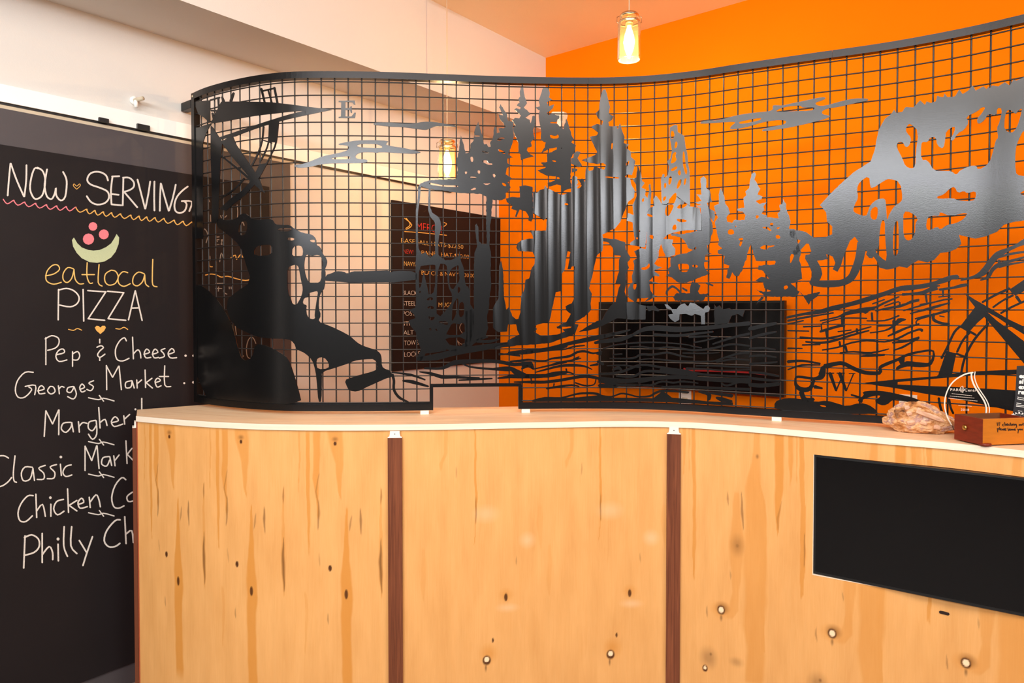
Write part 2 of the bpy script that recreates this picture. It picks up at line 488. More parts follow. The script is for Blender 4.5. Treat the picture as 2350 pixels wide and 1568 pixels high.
def text_mesh(name, body, size, m, origin, xdir, ydir, parent=None, extrude=0.0004, bold=0.0, shear=0.0, spacing=1.0, fit=None):
    cu = bpy.data.curves.new(name, 'FONT'); cu.body = body; cu.size = size; cu.extrude = extrude; cu.offset = bold; cu.shear = shear; cu.space_character = spacing
    cu.resolution_u = 3
    tmp = bpy.data.objects.new(name + '_tmp', cu); COL.objects.link(tmp)
    dg = bpy.context.evaluated_depsgraph_get(); dg.update()
    me = bpy.data.meshes.new_from_object(tmp.evaluated_get(dg))
    bpy.data.objects.remove(tmp)
    if fit:
        w_ = max(v.co.x for v in me.vertices); me.transform(Matrix.Diagonal((fit / w_, 1, 1, 1)))
    X = Vector(xdir).normalized(); Y = Vector(ydir).normalized(); Z = X.cross(Y)
    M = Matrix(((X.x, Y.x, Z.x, origin[0]), (X.y, Y.y, Z.y, origin[1]), (X.z, Y.z, Z.z, origin[2]), (0, 0, 0, 1)))
    me.transform(M); me.name = name
    me.materials.clear()
    o = link(name, me, m)
    if parent is not None: child_at(o, parent)
    return o

# ================================================================ the room
ZC = E + 1.585                # ceiling
ZB = E + 1.128                # underside of the bulkhead
def v3(p, z): return (float(p[0]), float(p[1]), float(z))
WN = np.array([WDIR[1], -WDIR[0]])
def slab(name, a, b, z0, z1, n, t, m):
    """upright slab from plan point a to b, thickness t going away along n"""
    a = np.array(a); b = np.array(b); n = np.array(n)
    o = obb_box(name, v3(a, z0), v3(b - a, 0), v3(n * t, 0), (0, 0, z1 - z0), m)
    return tag(o, kind='structure')
slab('wall_left', CORNER - WDIR * 8.6, CORNER + WDIR * 0.15, 0, ZC, -WN, 0.15, M_WHITE)
slab('wall_back', CORNER, CORNER + ODIR * 6.0, 0, ZC, WDIR, 0.15, M_ORANGE)
# the bulkhead along the white wall
bh = obb_box('trim_1', v3(CORNER - WDIR * 8.6, ZB), v3(WDIR * 8.6, 0), v3(WN * 0.384, 0), (0, 0, ZC - ZB), M_WHITE)
tag(bh, kind='structure')
fl = obb_box('floor', (-8, -5, -0.1), (14, 0, 0), (0, 12, 0), (0, 0, 0.1), M_FLOOR); tag(fl, kind='structure')
ce = obb_box('ceiling', (-8, -5, ZC), (14, 0, 0), (0, 12, 0), (0, 0, 0.1), M_CEIL); tag(ce, kind='structure')

# ================================================================ chalkboard on the white wall
sW = lambda u: float(WALL.hit(u, 700)[0])
W01 = wall_plan(0.012); W02 = wall_plan(0.020); W04 = wall_plan(0.0262)
s_end = sW(663); s_blk = sW(613)
cbx, cby = WALL.xy(s_end - 1.2)
cb = empty('chalkboard', (float(cbx), float(cby), 0.0), 'tall black chalkboard reading NOW SERVING in a grey painted frame on the white wall', 'chalkboard')
bar_along('board_frame', WALL, s_end - 3.0, s_end, 0.02, E + .70, 0.002, 0.018, M_GREY, cb, step=3)
bar_along('writing_surface', WALL, s_end - 3.0, s_blk, E - 1.415, E + .572, 0.018, 0.026, M_BOARD, cb, step=3)
def chalk(name, crop, strokes, m, w=10, polys=(), plan=None, parent=cb, thick=0.0007, split=False):
    plan = plan or W04
    P = [stroke_px(crop, t, w) for t in strokes] + [px(crop, t) for t in polys]
    if not split:
        return sheet(name, plan, P, thick=thick, step=0, m=m, parent=parent)
    # strokes that meet make one letter, one piece of chalk drawing
    groups = []
    for p in P:
        lo, hi = p.min(0) - .6, p.max(0) + .6
        g = [p]
        rest = []
        for (q, l2, h2) in groups:
            if (lo <= h2).all() and (l2 <= hi).all():
                g += q; lo = np.minimum(lo, l2); hi = np.maximum(hi, h2)
            else: rest.append((q, l2, h2))
        groups = rest + [(g, lo, hi)]
    for (g, _, _) in groups: sheet(name, plan, g, thick=thick, step=0, m=m, parent=parent)
def dot(x, y, r=6): return ' '.join('%g,%g' % (x + r * math.cos(a), y + r * math.sin(a)) for a in np.linspace(0, 2 * math.pi, 13)[:-1])
chalk('chalk_letter', 'B1', split=True, strokes=['60,372 70,240 82,120', '84,120 130,250 188,380', '190,380 205,250 207,132',
    '300,160 270,160 245,230 235,320 260,385 290,398 330,370 350,300 352,230 330,175 290,152', '368,165 352,260 350,310 368,380 405,398 430,350 437,310 440,370 475,410 510,380 522,280 515,230 492,185',
    '845,255 830,215 790,190 740,186 700,205 682,250 710,285 780,310 840,340 852,390 820,430 760,442 710,420 678,375',
    '935,220 875,222', '880,222 868,330 872,440', '870,440 950,448', '875,360 930,366', '965,230 960,450', '960,232 1010,232 1045,265 1045,305 1010,330 968,342', '970,342 1020,400 1075,465',
    '1075,245 1105,360 1135,475', '1137,475 1160,360 1175,260', '1208,260 1206,380 1208,490', '1250,492 1252,380 1258,275', '1260,280 1290,390 1320,492', '1322,490 1352,390 1375,285',
    '1470,300 1430,330 1385,380 1365,440 1372,490 1405,508 1445,490 1460,440 1440,415', '1420,415 1500,420 1480,495'], m=M_CHALK, w=13)
cusps = [(25, 400), (105, 408), (190, 422), (275, 432), (360, 443), (440, 452), (515, 458), (590, 462), (675, 478), (740, 488), (805, 498), (870, 506), (940, 514), (1020, 524),
         (1085, 532), (1145, 538), (1210, 544), (1280, 550), (1360, 564), (1430, 572), (1500, 578)]
def scallop(i0, i1):
    return ['%g,%g %g,%g %g,%g' % (a[0], a[1], (a[0] + b[0]) / 2 - 8, (a[1] + b[1]) / 2 + 32, b[0], b[1]) + ' %g,%g' % (b[0] + 6, b[1] + 8) for a, b in zip(cusps[i0:i1], cusps[i0 + 1:i1 + 1])]
chalk('pink_scallop_underline', 'B1', scallop(0, 7), M_CHALK_P, 8)
chalk('orange_scallop_underline', 'B1', scallop(7, 20), M_CHALK_O, 8)
chalk('chalk_heart', 'B1', ['600,322 574,295 580,280 600,298 622,280 627,296 600,322'], M_CHALK_O, 5)
chalk('chalk_berry', 'B1', [], M_CHALK_P, 5, [dot(727, 613, 34), dot(812, 675, 39), dot(692, 712, 44)], split=True)
chalk('chalk_bowl', 'B1', [], M_CHALK_G, 5, ['578,700 563,720 572,770 600,820 640,862 700,892 760,898 820,886 870,855 905,810 928,750 932,700 912,673 895,705 870,745 830,775 780,797 730,802 690,797 640,778 605,745'])
chalk('chalk_letter', 'B1', split=True, strokes=['355,1000 420,985 465,950 450,915 410,918 370,960 358,1010 370,1045 420,1065 480,1050', '575,945 530,935 495,980 495,1030 525,1052 560,1020 580,950', '578,950 588,1025 620,1062 655,1060',
    '682,895 680,1000 700,1055 725,1055', '640,990 740,990', '775,910 768,1050 800,1080', '870,955 825,985 820,1040 850,1072 900,1060 925,1010 905,965 870,955', '1000,975 960,968 925,1010 930,1060 970,1082 1020,1060',
    '1130,985 1085,970 1045,1005 1040,1060 1075,1078 1115,1045 1132,990', '1132,990 1138,1060 1165,1085', '1195,870 1192,980 1195,1070 1230,1085'], m=M_CHALK_Y, w=9)
chalk('chalk_letter', 'B1', split=True, strokes=['458,1105 455,1345', '455,1112 520,1098 580,1118 618,1165 605,1215 550,1242 465,1228', '650,1105 655,1355', '685,1115 830,1125', '828,1125 690,1335', '688,1335 820,1348',
    '840,1120 970,1132', '968,1132 845,1335', '845,1335 985,1348', '1005,1345 1058,1115', '1058,1115 1112,1350', '1025,1252 1085,1250'], m=M_CHALK, w=11)
chalk('chalk_flourish', 'B1', ['535,1418 575,1426 605,1412 640,1425', '905,1412 940,1416 970,1402 1000,1420'], M_CHALK_O, 7, split=True, polys=['785,1455 755,1430 742,1405 755,1390 772,1392 785,1405 800,1390 820,1390 828,1405 815,1430'])
chalk('chalk_letter', 'B2', split=True, strokes=['275,90 275,255', '270,100 310,80 350,95 352,130 330,155 285,168', '335,195 385,182 378,160 350,170 335,205 355,235 402,225', '435,175 435,265', '435,190 465,175 478,200 465,225 437,225',
    '598,100 598,125', '580,150 605,140 620,152 600,170 585,195 600,210 630,190', '598,210 598,230', '758,112 745,92 715,115 692,165 700,220 735,232 775,215', '795,88 800,220', '800,190 825,165 840,180 845,215',
    '862,192 897,180 880,160 865,185 875,213 905,210', '912,192 947,180 930,160 915,185 925,213 952,210', '990,157 965,168 980,185 985,205 955,215', '1008,192 1045,178 1030,157 1008,185 1022,213 1060,212'], m=M_CHALK, w=7.5, polys=[dot(1113, 200, 7), dot(1160, 200, 7)])
chalk('chalk_letter', 'B2', split=True, strokes=['200,300 150,300 105,350 92,410 110,450 150,448 190,405 172,388', '150,385 212,378 208,435', '225,412 265,400 250,380 232,395 235,428 270,425', '300,385 285,410 305,430 330,415 320,388 300,385', '350,380 356,430', '352,402 368,385 385,390',
    '440,385 408,392 402,415 425,420 443,390', '443,385 458,430 440,460 405,445', '478,402 507,390 492,370 478,392 490,418 512,410', '562,350 532,365 560,385 545,410 520,402',
    '640,405 638,258', '638,262 675,330', '675,330 712,262', '714,262 728,405', '790,350 755,360 755,392 785,388 792,352', '792,350 805,395', '820,345 823,395', '823,368 850,345', '870,285 873,392', '912,335 876,362', '876,362 915,395',
    '930,362 962,350 945,335 930,355 942,388 967,380', '988,260 988,375 1025,385', '955,325 1012,325'], m=M_CHALK, w=7.5, polys=[dot(1105, 365, 6), dot(1160, 360, 8)])
chalk('chalk_letter', 'B2', split=True, strokes=['265,685 275,530', '275,530 315,610', '315,610 352,525', '354,525 352,675', '425,600 380,605 368,640 395,660 425,630 430,600', '430,600 440,658', '470,595 476,660', '472,628 495,602 522,606',
    '575,588 535,598 530,635 555,650 577,620', '577,590 580,670 555,702 530,670', '592,510 600,635', '602,600 630,582 642,620', '668,602 710,590 690,566 668,595 685,625 737,610', '742,560 748,612', '745,582 778,552', '850,455 850,540'], m=M_CHALK, w=8, polys=[dot(812, 522, 6)])
chalk('chalk_letter', 'B2', split=True, strokes=['52,815 20,800 -30,815 -75,900 -60,970 0,985 45,960 70,930', '90,800 80,900 84,950 100,960', '195,870 150,868 128,905 140,950 180,940 197,880', '197,875 207,950', '272,858 232,875 262,905 262,940 222,942',
    '340,853 300,868 328,900 322,935 282,938', '362,850 368,920', '428,855 395,865 377,900 395,925 432,915', '510,890 510,742', '510,742 550,830', '550,830 580,740', '582,740 594,878', '657,805 618,812 610,850 640,862 658,825',
    '658,805 670,860', '682,800 690,862', '686,832 715,795', '755,710 762,848', '792,755 763,792', '763,792 805,835'], m=M_CHALK, w=8, polys=[dot(365, 808, 8)])
chalk('chalk_letter', 'B2', split=True, strokes=['200,1040 165,1042 125,1090 108,1145 120,1190 155,1195 195,1160', '215,1030 220,1172', '220,1132 255,1092 272,1165', '305,1090 305,1165', '382,1062 340,1075 322,1120 345,1155 385,1132', '405,998 411,1142', '462,1068 414,1098', '414,1098 462,1132',
    '467,1092 502,1080 490,1055 468,1080 480,1115 525,1105', '535,1048 541,1112', '541,1078 575,1035 592,1060 602,1108', '755,945 730,932 690,980 670,1050 682,1105 712,1115 745,1100', '795,1018 762,1045 770,1075 805,1070'], m=M_CHALK, w=8.5, polys=[dot(302, 1052, 8)])
chalk('chalk_letter', 'B2', split=True, strokes=['150,1280 142,1475', '145,1292 190,1275 230,1300 235,1345 205,1380 150,1397', '253,1265 253,1442', '255,1392 295,1345 315,1380 316,1425', '348,1330 350,1432', '385,1225 382,1340 405,1405', '430,1225 425,1340 462,1388', '475,1308 520,1382',
    '555,1285 522,1380 497,1460', '722,1185 690,1190 640,1250 625,1310 650,1345 690,1345 720,1325', '748,1165 756,1328', '756,1270 790,1250 800,1322'], m=M_CHALK, w=9.5, polys=[dot(348, 1300, 9)])
for dy in (0, 263, 458, 690):
    chalk('chalk_divider', 'B2', ['530,%d 590,%d 620,%d 685,%d' % (452 + dy, 464 + dy, 455 + dy, 472 + dy), '595,%d 622,%d' % (438 + dy, 474 + dy)], m=M_CHALK, w=7)
# the second column, seen through the wire screen
chalk('chalk_mark', 'Z2', ['200,320 250,310 300,318 345,338 400,330 480,352 560,368 620,355', '430,165 470,140 482,178 520,132 540,165 562,152', '300,200 300,290', '235,200 240,240 265,245', '480,770 520,795 555,780', '580,792 635,775', '495,690 500,730', '490,575 505,610'], M_CHALK_O, 9, split=True)
chalk('chalk_mark', 'Z2', ['242,150 244,190', '330,200 345,120 372,195', '290,395 375,392', '395,402 465,402', '290,440 350,440', '320,425 318,465', '375,425 365,470 395,492', '415,425 417,445', '432,425 434,445', '655,935 635,890 610,880 585,910 570,980 578,1050 605,1070 632,1058',
    '470,780 480,860', '530,1060 545,1045', '300,0 310,20', '345,0 350,45', '290,45 325,45'], M_CHALK_D, 8)
chalk('chalk_mark', 'G6', ['680,590 690,700 682,810', '280,740 285,860', '190,950 225,990 245,1055', '355,1075 410,1070', '355,1112 410,1112', '350,1185 410,1185', '440,1185 460,1110', '735,900 745,870 765,850 785,900', '430,750 445,785', '460,745 480,780', '495,780 525,750', '245,490 270,545', '215,1160 240,1080'], M_CHALK_D, 14, split=True)

# white rail above the board, with its clips and stub
rx, ry = WALL.xy(sW(300)); 
rail = empty('wall_rail', (float(rx), float(ry), E + .70), 'long white rail fixed to the white wall above the chalkboard', 'wall rail')
s_r1 = sW(1038)
bar_along('rail_board', WALL, s_r1 - 5.2, s_r1, E + .722, E + .783, 0.0, 0.022, M_RAIL, rail, step=6)
bar_along('shadow_gap_strip', WALL, s_r1 - 5.2, s_r1 - .02, E + .714, E + .722, 0.0, 0.014, M_BLACKP, rail, step=6)
bar_along('lower_strip', WALL, s_r1 - 5.2, s_end + 0.02, E + .701, E + .714, 0.0, 0.012, M_CREAM, rail, step=6)
for (u0, u1, hh) in ((225, 247, .016), (312, 340, .022)):
    bar_along('rail_clip', WALL, sW(u0), sW(u1), E + .718, E + .718 + hh, 0.0225, 0.034, M_BLACKP, rail, step=1)
# white pipe stub on the wall above the rail
pt = Vector(v3(WALL.xy(sW(312)), E + .835)); nn = Vector((WN[0], WN[1], 0))
stub = empty('pipe_stub', pt, 'short white pipe stub sticking out of the wall above the white rail', 'pipe')
tube('flange', [pt, pt + nn * 0.012], 0.017, M_RAIL, stub, seg=16)
tube('pipe', [pt + nn * 0.010, pt + nn * 0.05 + Vector((0.01, 0.01, 0.004))], 0.008, M_CREAM, stub, seg=14)
tube('elbow', [pt + nn * 0.02 + Vector((0, 0, -.002)), pt + nn * 0.022 + Vector((0, 0, -.03))], 0.007, M_RAIL, stub, seg=14)

# ================================================================ merchandise board
sm0 = sW(897); sm1 = sW(1146.5)
mx_, my_ = WALL.xy((sm0 + sm1) / 2)
mb = empty('merchandise_board', (float(mx_), float(my_), E - .347), 'black merchandise price board with red and orange chalk lettering near the corner', 'price board')
bar_along('board_panel', WALL, sm0, sm1 - .004, E - .347, E + .61, 0.001, 0.014, M_BOARD, mb, step=2)
W15 = wall_plan(0.0146)
def mchalk(name, strokes, m, w=8): return chalk(name, 'M1', strokes, m, w, plan=W15, parent=mb)
mchalk('chalk_arrows', ['185,195 250,255 190,300', '200,195 235,250 195,285', '520,230 555,245 520,275', '185,312 330,322 555,345'], M_CHALK_O, 6)
mchalk('chalk_arrows', ['690,1110 668,1160 700,1215', '640,1260 680,1300 715,1290', '650,1275 665,1310'], M_CHALK_D, 5)
XD = (float(WDIR[0]), float(WDIR[1]), 0)
def board_text(body, x, y, h, m, width=None, name='chalk_text'):
    u, v = 880 + x / 3.825, 450 + y / 3.825
    s, z = W15.hit(u, v); X, Y = W15.xy(float(s))
    hh = h / 3.825 * float(Y) / F * 1.45
    wd = None
    if width:
        s2, _ = W15.hit(880 + (x + width) / 3.825, v); wd = float(s2) - float(s)
    return text_mesh(name, body, hh, m, (float(X), float(Y), float(z)), XD, (0, 0, 1), mb, 0.0003, bold=-hh * .018, spacing=0.95, fit=wd)
board_text('MERCH', 285, 300, 72, M_CHALK_R, 225)
for (b, x, y, h, m, w) in (('BASEBALL HATS-$22.50', 150, 408, 40, M_CHALK_Y, 550), ('NEW!', 172, 505, 40, M_CHALK_R, 90), ('PANEL HAT-$30.00', 330, 515, 38, M_CHALK_O, 420), ('NAVY/', 178, 612, 40, M_CHALK_Y, 110),
                        ('BLACK & NAVY -$30.00', 330, 690, 36, M_CHALK_O, 470), ('BLACK', 165, 868, 40, M_CHALK, 130), ('STEEL', 165, 962, 40, M_CHALK, 120), ('MUGS', 480, 975, 40, M_CHALK_Y, 120),
                        ('POSTCARDS', 165, 1052, 40, M_CHALK, 260), ('STICKERS', 165, 1140, 38, M_CHALK, 220), ('ALT', 175, 1220, 40, M_CHALK, 90), ('TOWELS', 180, 1312, 42, M_CHALK, 160), ('LOCKS', 180, 1415, 44, M_CHALK, 140)):
    board_text(b, x, y, h, m, w)

# ================================================================ things on the orange wall
OX = (float(ODIR[0]), float(ODIR[1]), 0)
sO = lambda u: float(ORANGE.hit(u, 700)[0])
t0, t1 = sO(1385), sO(1808)
tx, ty = ORANGE.xy((t0 + t1) / 2)
tv = empty('wall_television', (float(tx), float(ty), E - .434), 'dark television on the orange wall behind the wire screen', 'television')
bar_along('casing', ORANGE, t0, t1, E - .434, E + .0435, 0.02, 0.055, M_BLACKP, tv, step=2)
bar_along('mount', ORANGE, t0 + .3, t1 - .3, E - .30, E - .10, 0.0, 0.02, M_BLACKP, tv, step=2)
bar_along('screen', ORANGE, t0 + .012, t1 - .012, E - .420, E + .032, 0.055, 0.057, M_SCREEN, tv, step=2)
OR6 = orange_plan(0.0625)
sheet('red_line', OR6, [stroke_px('PX', '1570,846,4 1585,850 1650,852 1715,855 1760,860,4')], thick=0.004, step=0, m=M_RED, parent=tv)  # thin red line laid just in front of the screen
def wall_plate(name, u, v, w, h, label, cat, plan=ORANGE, dots=False):
    s, z = plan.hit(u, v); s = float(s); z = float(z); X, Y = plan.xy(s)
    e = empty(name, (float(X), float(Y), z), label, cat)
    cp = bar_along('cover_plate', plan, s - w / 2, s + w / 2, z - h / 2, z + h / 2, 0.0, 0.007, M_PLASTIC, e, step=1)
    for k in (-1, 1):
        bar_along('socket', plan, s - w * .22, s + w * .22, z + k * h * .22 - h * .13, z + k * h * .22 + h * .13, 0.0072, 0.010, M_CREAM if dots else M_PLASTIC, cp, step=1)
    return e
wall_plate('wall_outlet', 1573, 908, 0.070, 0.114, 'white wall outlet low on the orange wall below the television', 'outlet', dots=True)
wall_plate('wall_outlet', 2084, 935, 0.070, 0.114, 'pale wall outlet on the orange wall behind the quartz rock', 'outlet', dots=True)
s_, z_ = ORANGE.hit(1287, 277); X_, Y_ = ORANGE.xy(float(s_))
sens = empty('motion_sensor', (float(X_), float(Y_), float(z_)), 'small white sensor box on the orange wall under the bulkhead corner', 'sensor')
sheet('sensor_body', orange_plan(0.02), [px('PX', '1268,262 1272,258 1297,258 1299,264 1295,282 1288,296 1281,294 1283,274 1270,268')], thick=0.036, step=0, m=M_PLASTIC, parent=sens)
sheet('sensor_lens', orange_plan(0.040), [px('PX', '1286,265 1294,265 1291,278 1287,278')], thick=0.003, step=0, m=M_CREAM, parent=sens)

# ================================================================ pendant lamps
def pendant(u, vt, vb, Y, label, power):
    top = at_depth(u, vt, Y); bot = at_depth(u, vb, Y)
    x, y = top.x, top.y; zt, zb = top.z, bot.z
    H = zt - zb; R = 0.049
    e = empty('pendant_lamp', (x, y, ZC), label, 'pendant lamp', 'jar pendant lamps')
    lathe('ceiling_rose', (x, y, ZC - .022), [(0.001, 0.0), (0.045, 0.002), (0.055, 0.012), (0.055, 0.022)], M_CHROME, e, 32)
    tube('cord', [(x, y, ZC - .02), (x, y, zt - .002)], 0.0028, M_CORD, e, 8)
    lathe('cap', (x, y, 0), [(0.001, zt), (0.036, zt - .001), (0.040, zt - .006), (0.040, zt - .012), (0.036, zt - .014)], M_CHROME, e, 40)
    lathe('jar_neck', (x, y, 0), [(0.038, zt - .013), (0.040, zt - .020), (0.040, zt - .030), (0.043, zt - .034)], M_GLASS, e, 40)
    lathe('jar_ring', (x, y, 0), [(0.041, zt - .030), (0.045, zt - .033), (0.045, zt - .038), (0.041, zt - .040)], M_CHROME, e, 40, closed=True)
    for k in (-1, 1):
        tube('wire_bail', [(x + k * .030, y, zt - .004), (x + k * .052, y, zt - .014), (x + k * .052, y, zt - .036), (x + k * .045, y, zt - .04)], 0.0016, M_CHROME, e, 6)
    lathe('glass_jar', (x, y, 0), [(0.044, zt - .036), (R, zt - .044), (R, zb + .006), (R - .003, zb), (R - .0055, zb), (R - .0045, zb + .006), (R - .0035, zt - .046), (0.041, zt - .038)], M_GLASS, e, 48, closed=True)
    so = lathe('socket', (x, y, 0), [(0.001, zt - .014), (0.016, zt - .014), (0.016, zt - .052), (0.012, zt - .054), (0.001, zt - .054)], M_CHROME, e, 24)
    zb0 = zt - .054; Lb = H - .062
    prof = [(0.008, 0), (0.011, -.010), (0.020, -.30 * Lb), (0.024, -.50 * Lb), (0.019, -.70 * Lb), (0.010, -.90 * Lb), (0.004, -Lb), (0.0005, -Lb)]
    b = lathe('bulb', (x, y, zb0), prof, M_BULB, so, 28)
    l = bpy.data.lights.new('bulb_glow', 'POINT'); l.energy = power; l.color = (1.0, 0.62, 0.27); l.shadow_soft_size = 0.02
    lo = bpy.data.objects.new('bulb_glow', l); COL.objects.link(lo); lo.location = (x, y, zb - .03); child_at(lo, e)
    return e
pendant(1444, 32, 138, 2.88, 'lit glass jar pendant lamp hanging highest in front of the orange wall', 17)
pendant(1026, 322, 410, 3.38, 'lit glass jar pendant lamp hanging low behind the wire screen, before the white wall', 6)
# ================================================================ the counter
ZT = E - 0.40                 # top of the counter
ZU = ZT - 0.0205              # underside of its edge
fs = lambda u: float(np.interp((u - 1175.0) / F, FRONT.R, FRONT.S))
cx0, cy0 = FRONT.xy(fs(1200))
counter = empty('reception_counter', (float(cx0), float(cy0) + .15, 0.0), 'curved reception counter faced in maple plywood with dark walnut battens', 'counter')
BX = np.array([-1.494, 2.667]); BW = np.array([-1.347, 2.85])
def build_top():
    S = np.linspace(0, FRONT.L, 110)
    out = []; uv = []
    fx, fy = FRONT.xy(S, 0.004)
    bx, by = FRONT.xy(S, -0.385)
    n = len(S)
    Bp = []
    for i in range(n):
        p = np.array([bx[i], by[i]])
        # keep clear of the white wall: the back edge first runs along the wall
        w = BX + (BW - BX) * min(1, S[i] / 0.10)
        dist = (p - (CORNER - WDIR * 3)) @ WN
        if dist < 0.045: p = p + WN * (0.045 - dist)
        if S[i] < 0.02: p = BX
        Bp.append(p)
    vs = []; uvs = []; fs_ = []
    m = 8
    for i in range(n):
        a = np.array([fx[i], fy[i]]); b = Bp[i]
        for k in range(m + 1):
            q = a + (b - a) * k / m
            vs.append((q[0], q[1], ZT)); uvs.append((S[i], k / m * 0.385))
    for i in range(n - 1):
        for k in range(m):
            a = i * (m + 1) + k
            fs_.append((a, a + m + 1, a + m + 2, a + 1))
    base = len(vs)
    for i in range(n):
        a = np.array([fx[i], fy[i]]); b = Bp[i]
        vs.append((a[0], a[1], ZU)); uvs.append((S[i], .0)); vs.append((b[0], b[1], ZU)); uvs.append((S[i], .385))
    for i in range(n - 1):
        a = base + 2 * i
        fs_.append((a + 1, a + 3, a + 2, a))
        fs_.append((i * (m + 1) + m, (i + 1) * (m + 1) + m, a + 3, a + 1))
    fs_.append(tuple(range(0, m + 1)) + (base + 1, base)) 
    k = (n - 1) * (m + 1)
    fs_.append(tuple(range(k + m, k - 1, -1)) + (base + 2 * (n - 1), base + 2 * (n - 1) + 1))
    return mesh_obj('countertop', vs, fs_, M_TOP, counter, uvs=uvs)
build_top()
bar_along('edge_banding', FRONT, 0, FRONT.L, ZU, ZT, 0.0042, 0.0065, M_EDGE, counter, step=0.02, uv=True)

# plywood veneer figure: streaks and knots traced from the photograph, repeated where the veneer repeats
def feat(t): return nums(t)
LEFT = dict(panel=0, shifts=(407 - 577, 0, 797 - 577), ref=577, streaks=[
    ('R', .55, feat('482,985,3 483,1040,3 481,1120,2')), ('R', .75, feat('499,985,9 499,1080,9 501,1180,7 502,1260,2')), ('R', .7, feat('516,985,16 517,1040,16 514,1090,14 519,1140,5 520,1180,4')),
    ('G', .55, feat('521,1140,2 521,1170,5 519,1205,2')), ('G', .35, feat('521,1080,2 515,1120,3 521,1150,2')), ('R', .6, feat('552,985,36 555,1010,34 562,1060,18 562,1120,8 565,1140,3')),
    ('R', .8, feat('577,1160,3 577,1220,9 576,1280,16 577,1330,27 579,1370,27 577,1410,24 578,1480,22 581,1570,24')), ('G', .45, feat('587,1180,2 585,1200,4 583,1215,1')), ('G', .65, feat('606,1165,2 606,1190,5 608,1225,1')),
    ('R', .45, feat('650,1120,2 650,1200,6 650,1260,10 651,1330,9 652,1370,2')), ('G', .7, feat('650,1235,1 650,1290,7 651,1320,6 652,1360,1')), ('G', .5, feat('650,1118,1 650,1140,4 650,1155,1')), ('G', .3, feat('522,1260,1 523,1275,3 524,1290,1')),
    ('G', .5, feat('540,1395,1 540,1410,3 541,1420,1')), ('R', .3, feat('700,1360,6 704,1400,8 703,1450,6 700,1500,3'))],
    knots=[('G', .95, 553, 1014, 3.5, 5), ('G', .95, 544, 1295, 4, 7), ('G', .9, 577, 1357, 4, 11), ('G', .5, 553, 1004, 8, 6)])
MID = dict(panel=1, shifts=(0, 1405 - 1118), ref=1118, streaks=[
    ('R', .75, feat('1090,980,3 1091,1040,5 1091,1100,5 1093,1145,6 1092,1180,3 1091,1215,2 1088,1250,1.5')), ('G', .6, feat('1092,1140,1 1093,1180,3 1092,1205,1')), ('R', .35, feat('1024,985,10 1023,1040,8 1012,1065,8 1012,1080,5')),
    ('G', .4, feat('1047,1070,1 1047,1085,2.5 1047,1100,1')), ('G', .4, feat('1185,1278,1 1185,1288,2.5 1185,1298,1')), ('R', .22, feat('972,1260,6 973,1300,10 970,1340,12 972,1380,3')), ('R', .18, feat('1240,1160,10 1238,1200,14 1242,1260,3'))],
    knots=[('G', .9, 1161, 1371, 4, 9), ('R', .5, 1161, 1366, 16, 15), ('G', .9, 1131, 1470, 2.5, 5), ('R', .6, 1122, 1500, 20, 22), ('G', .95, 1117, 1516, 9.5, 11), ('G', .7, 1115, 1533, 2.5, 10), ('B', 1, 1117, 1514, 5.5, 6), ('B', .25, 1165, 1395, 26, 10), ('B', .28, 1210, 1240, 18, 18), ('B', .22, 1115, 1180, 30, 20)])
RIGHT = dict(panel=2, shifts=(0, 1912 - 1655, 2222 - 1655), ref=1655, zshift=True, streaks=[
    ('R', .7, feat('1591,975,8 1592,1060,9 1594,1150,7 1593,1250,8 1592,1330,3')), ('R', .5, feat('1570,975,8 1571,1040,6 1568,1090,2')), ('R', .45, feat('1581,975,3 1582,1080,2')),
    ('R', .50, feat('1738,985,12 1735,1060,18 1728,1120,36 1735,1200,46 1732,1290,52 1735,1380,48 1728,1440,44 1735,1500,40 1730,1570,40')), ('R', .55, feat('1738,1080,2 1752,1160,10 1752,1240,16 1750,1320,16 1748,1400,10 1752,1500,8')),
    ('R', .4, feat('1690,1130,10 1690,1190,20 1692,1250,34 1690,1300,26 1688,1360,14 1684,1400,22 1672,1420,16')), ('G', .5, feat('1670,1130,1 1671,1145,4 1672,1160,1')), ('G', .6, feat('1701,1130,1 1704,1180,5 1706,1215,1')),
    ('R', .8, feat('1788,990,20 1789,1060,20 1788,1120,18 1785,1170,12 1784,1215,5 1784,1230,1')), ('G', .3, feat('1795,1150,1 1785,1190,5 1785,1218,2')), ('R', .65, feat('1813,995,10 1815,1060,10 1816,1100,4')), ('R', .4, feat('1828,995,3 1829,1110,2')),
    ('R', .7, feat('1842,1000,5 1844,1100,4 1846,1180,5 1846,1280,6 1842,1370,2')), ('G', .5, feat('1847,1225,1 1846,1260,3 1845,1300,1')), ('G', .5, feat('1622,1390,1 1622,1405,3 1624,1418,1')), ('G', .35, feat('1675,1310,1 1676,1320,3 1677,1330,1'))],
    knots=[('G', .5, 1738, 1048, 4, 6), ('G', .35, 1692, 1252, 16, 26), ('G', .55, 1692, 1253, 7, 9), ('R', .6, 1657, 1400, 24, 18), ('G', .55, 1658, 1396, 15, 14), ('G', .95, 1655, 1400, 9, 11), ('G', .6, 1655, 1418, 3, 9), ('B', 1, 1655, 1400, 5.5, 6.5),
           ('G', .40, 1626, 1510, 20, 26), ('G', .7, 1631, 1502, 5, 6), ('G', .95, 1618, 1534, 6, 8), ('B', 1, 1618, 1533, 3, 4), ('G', .3, 1690, 1520, 16, 12)])
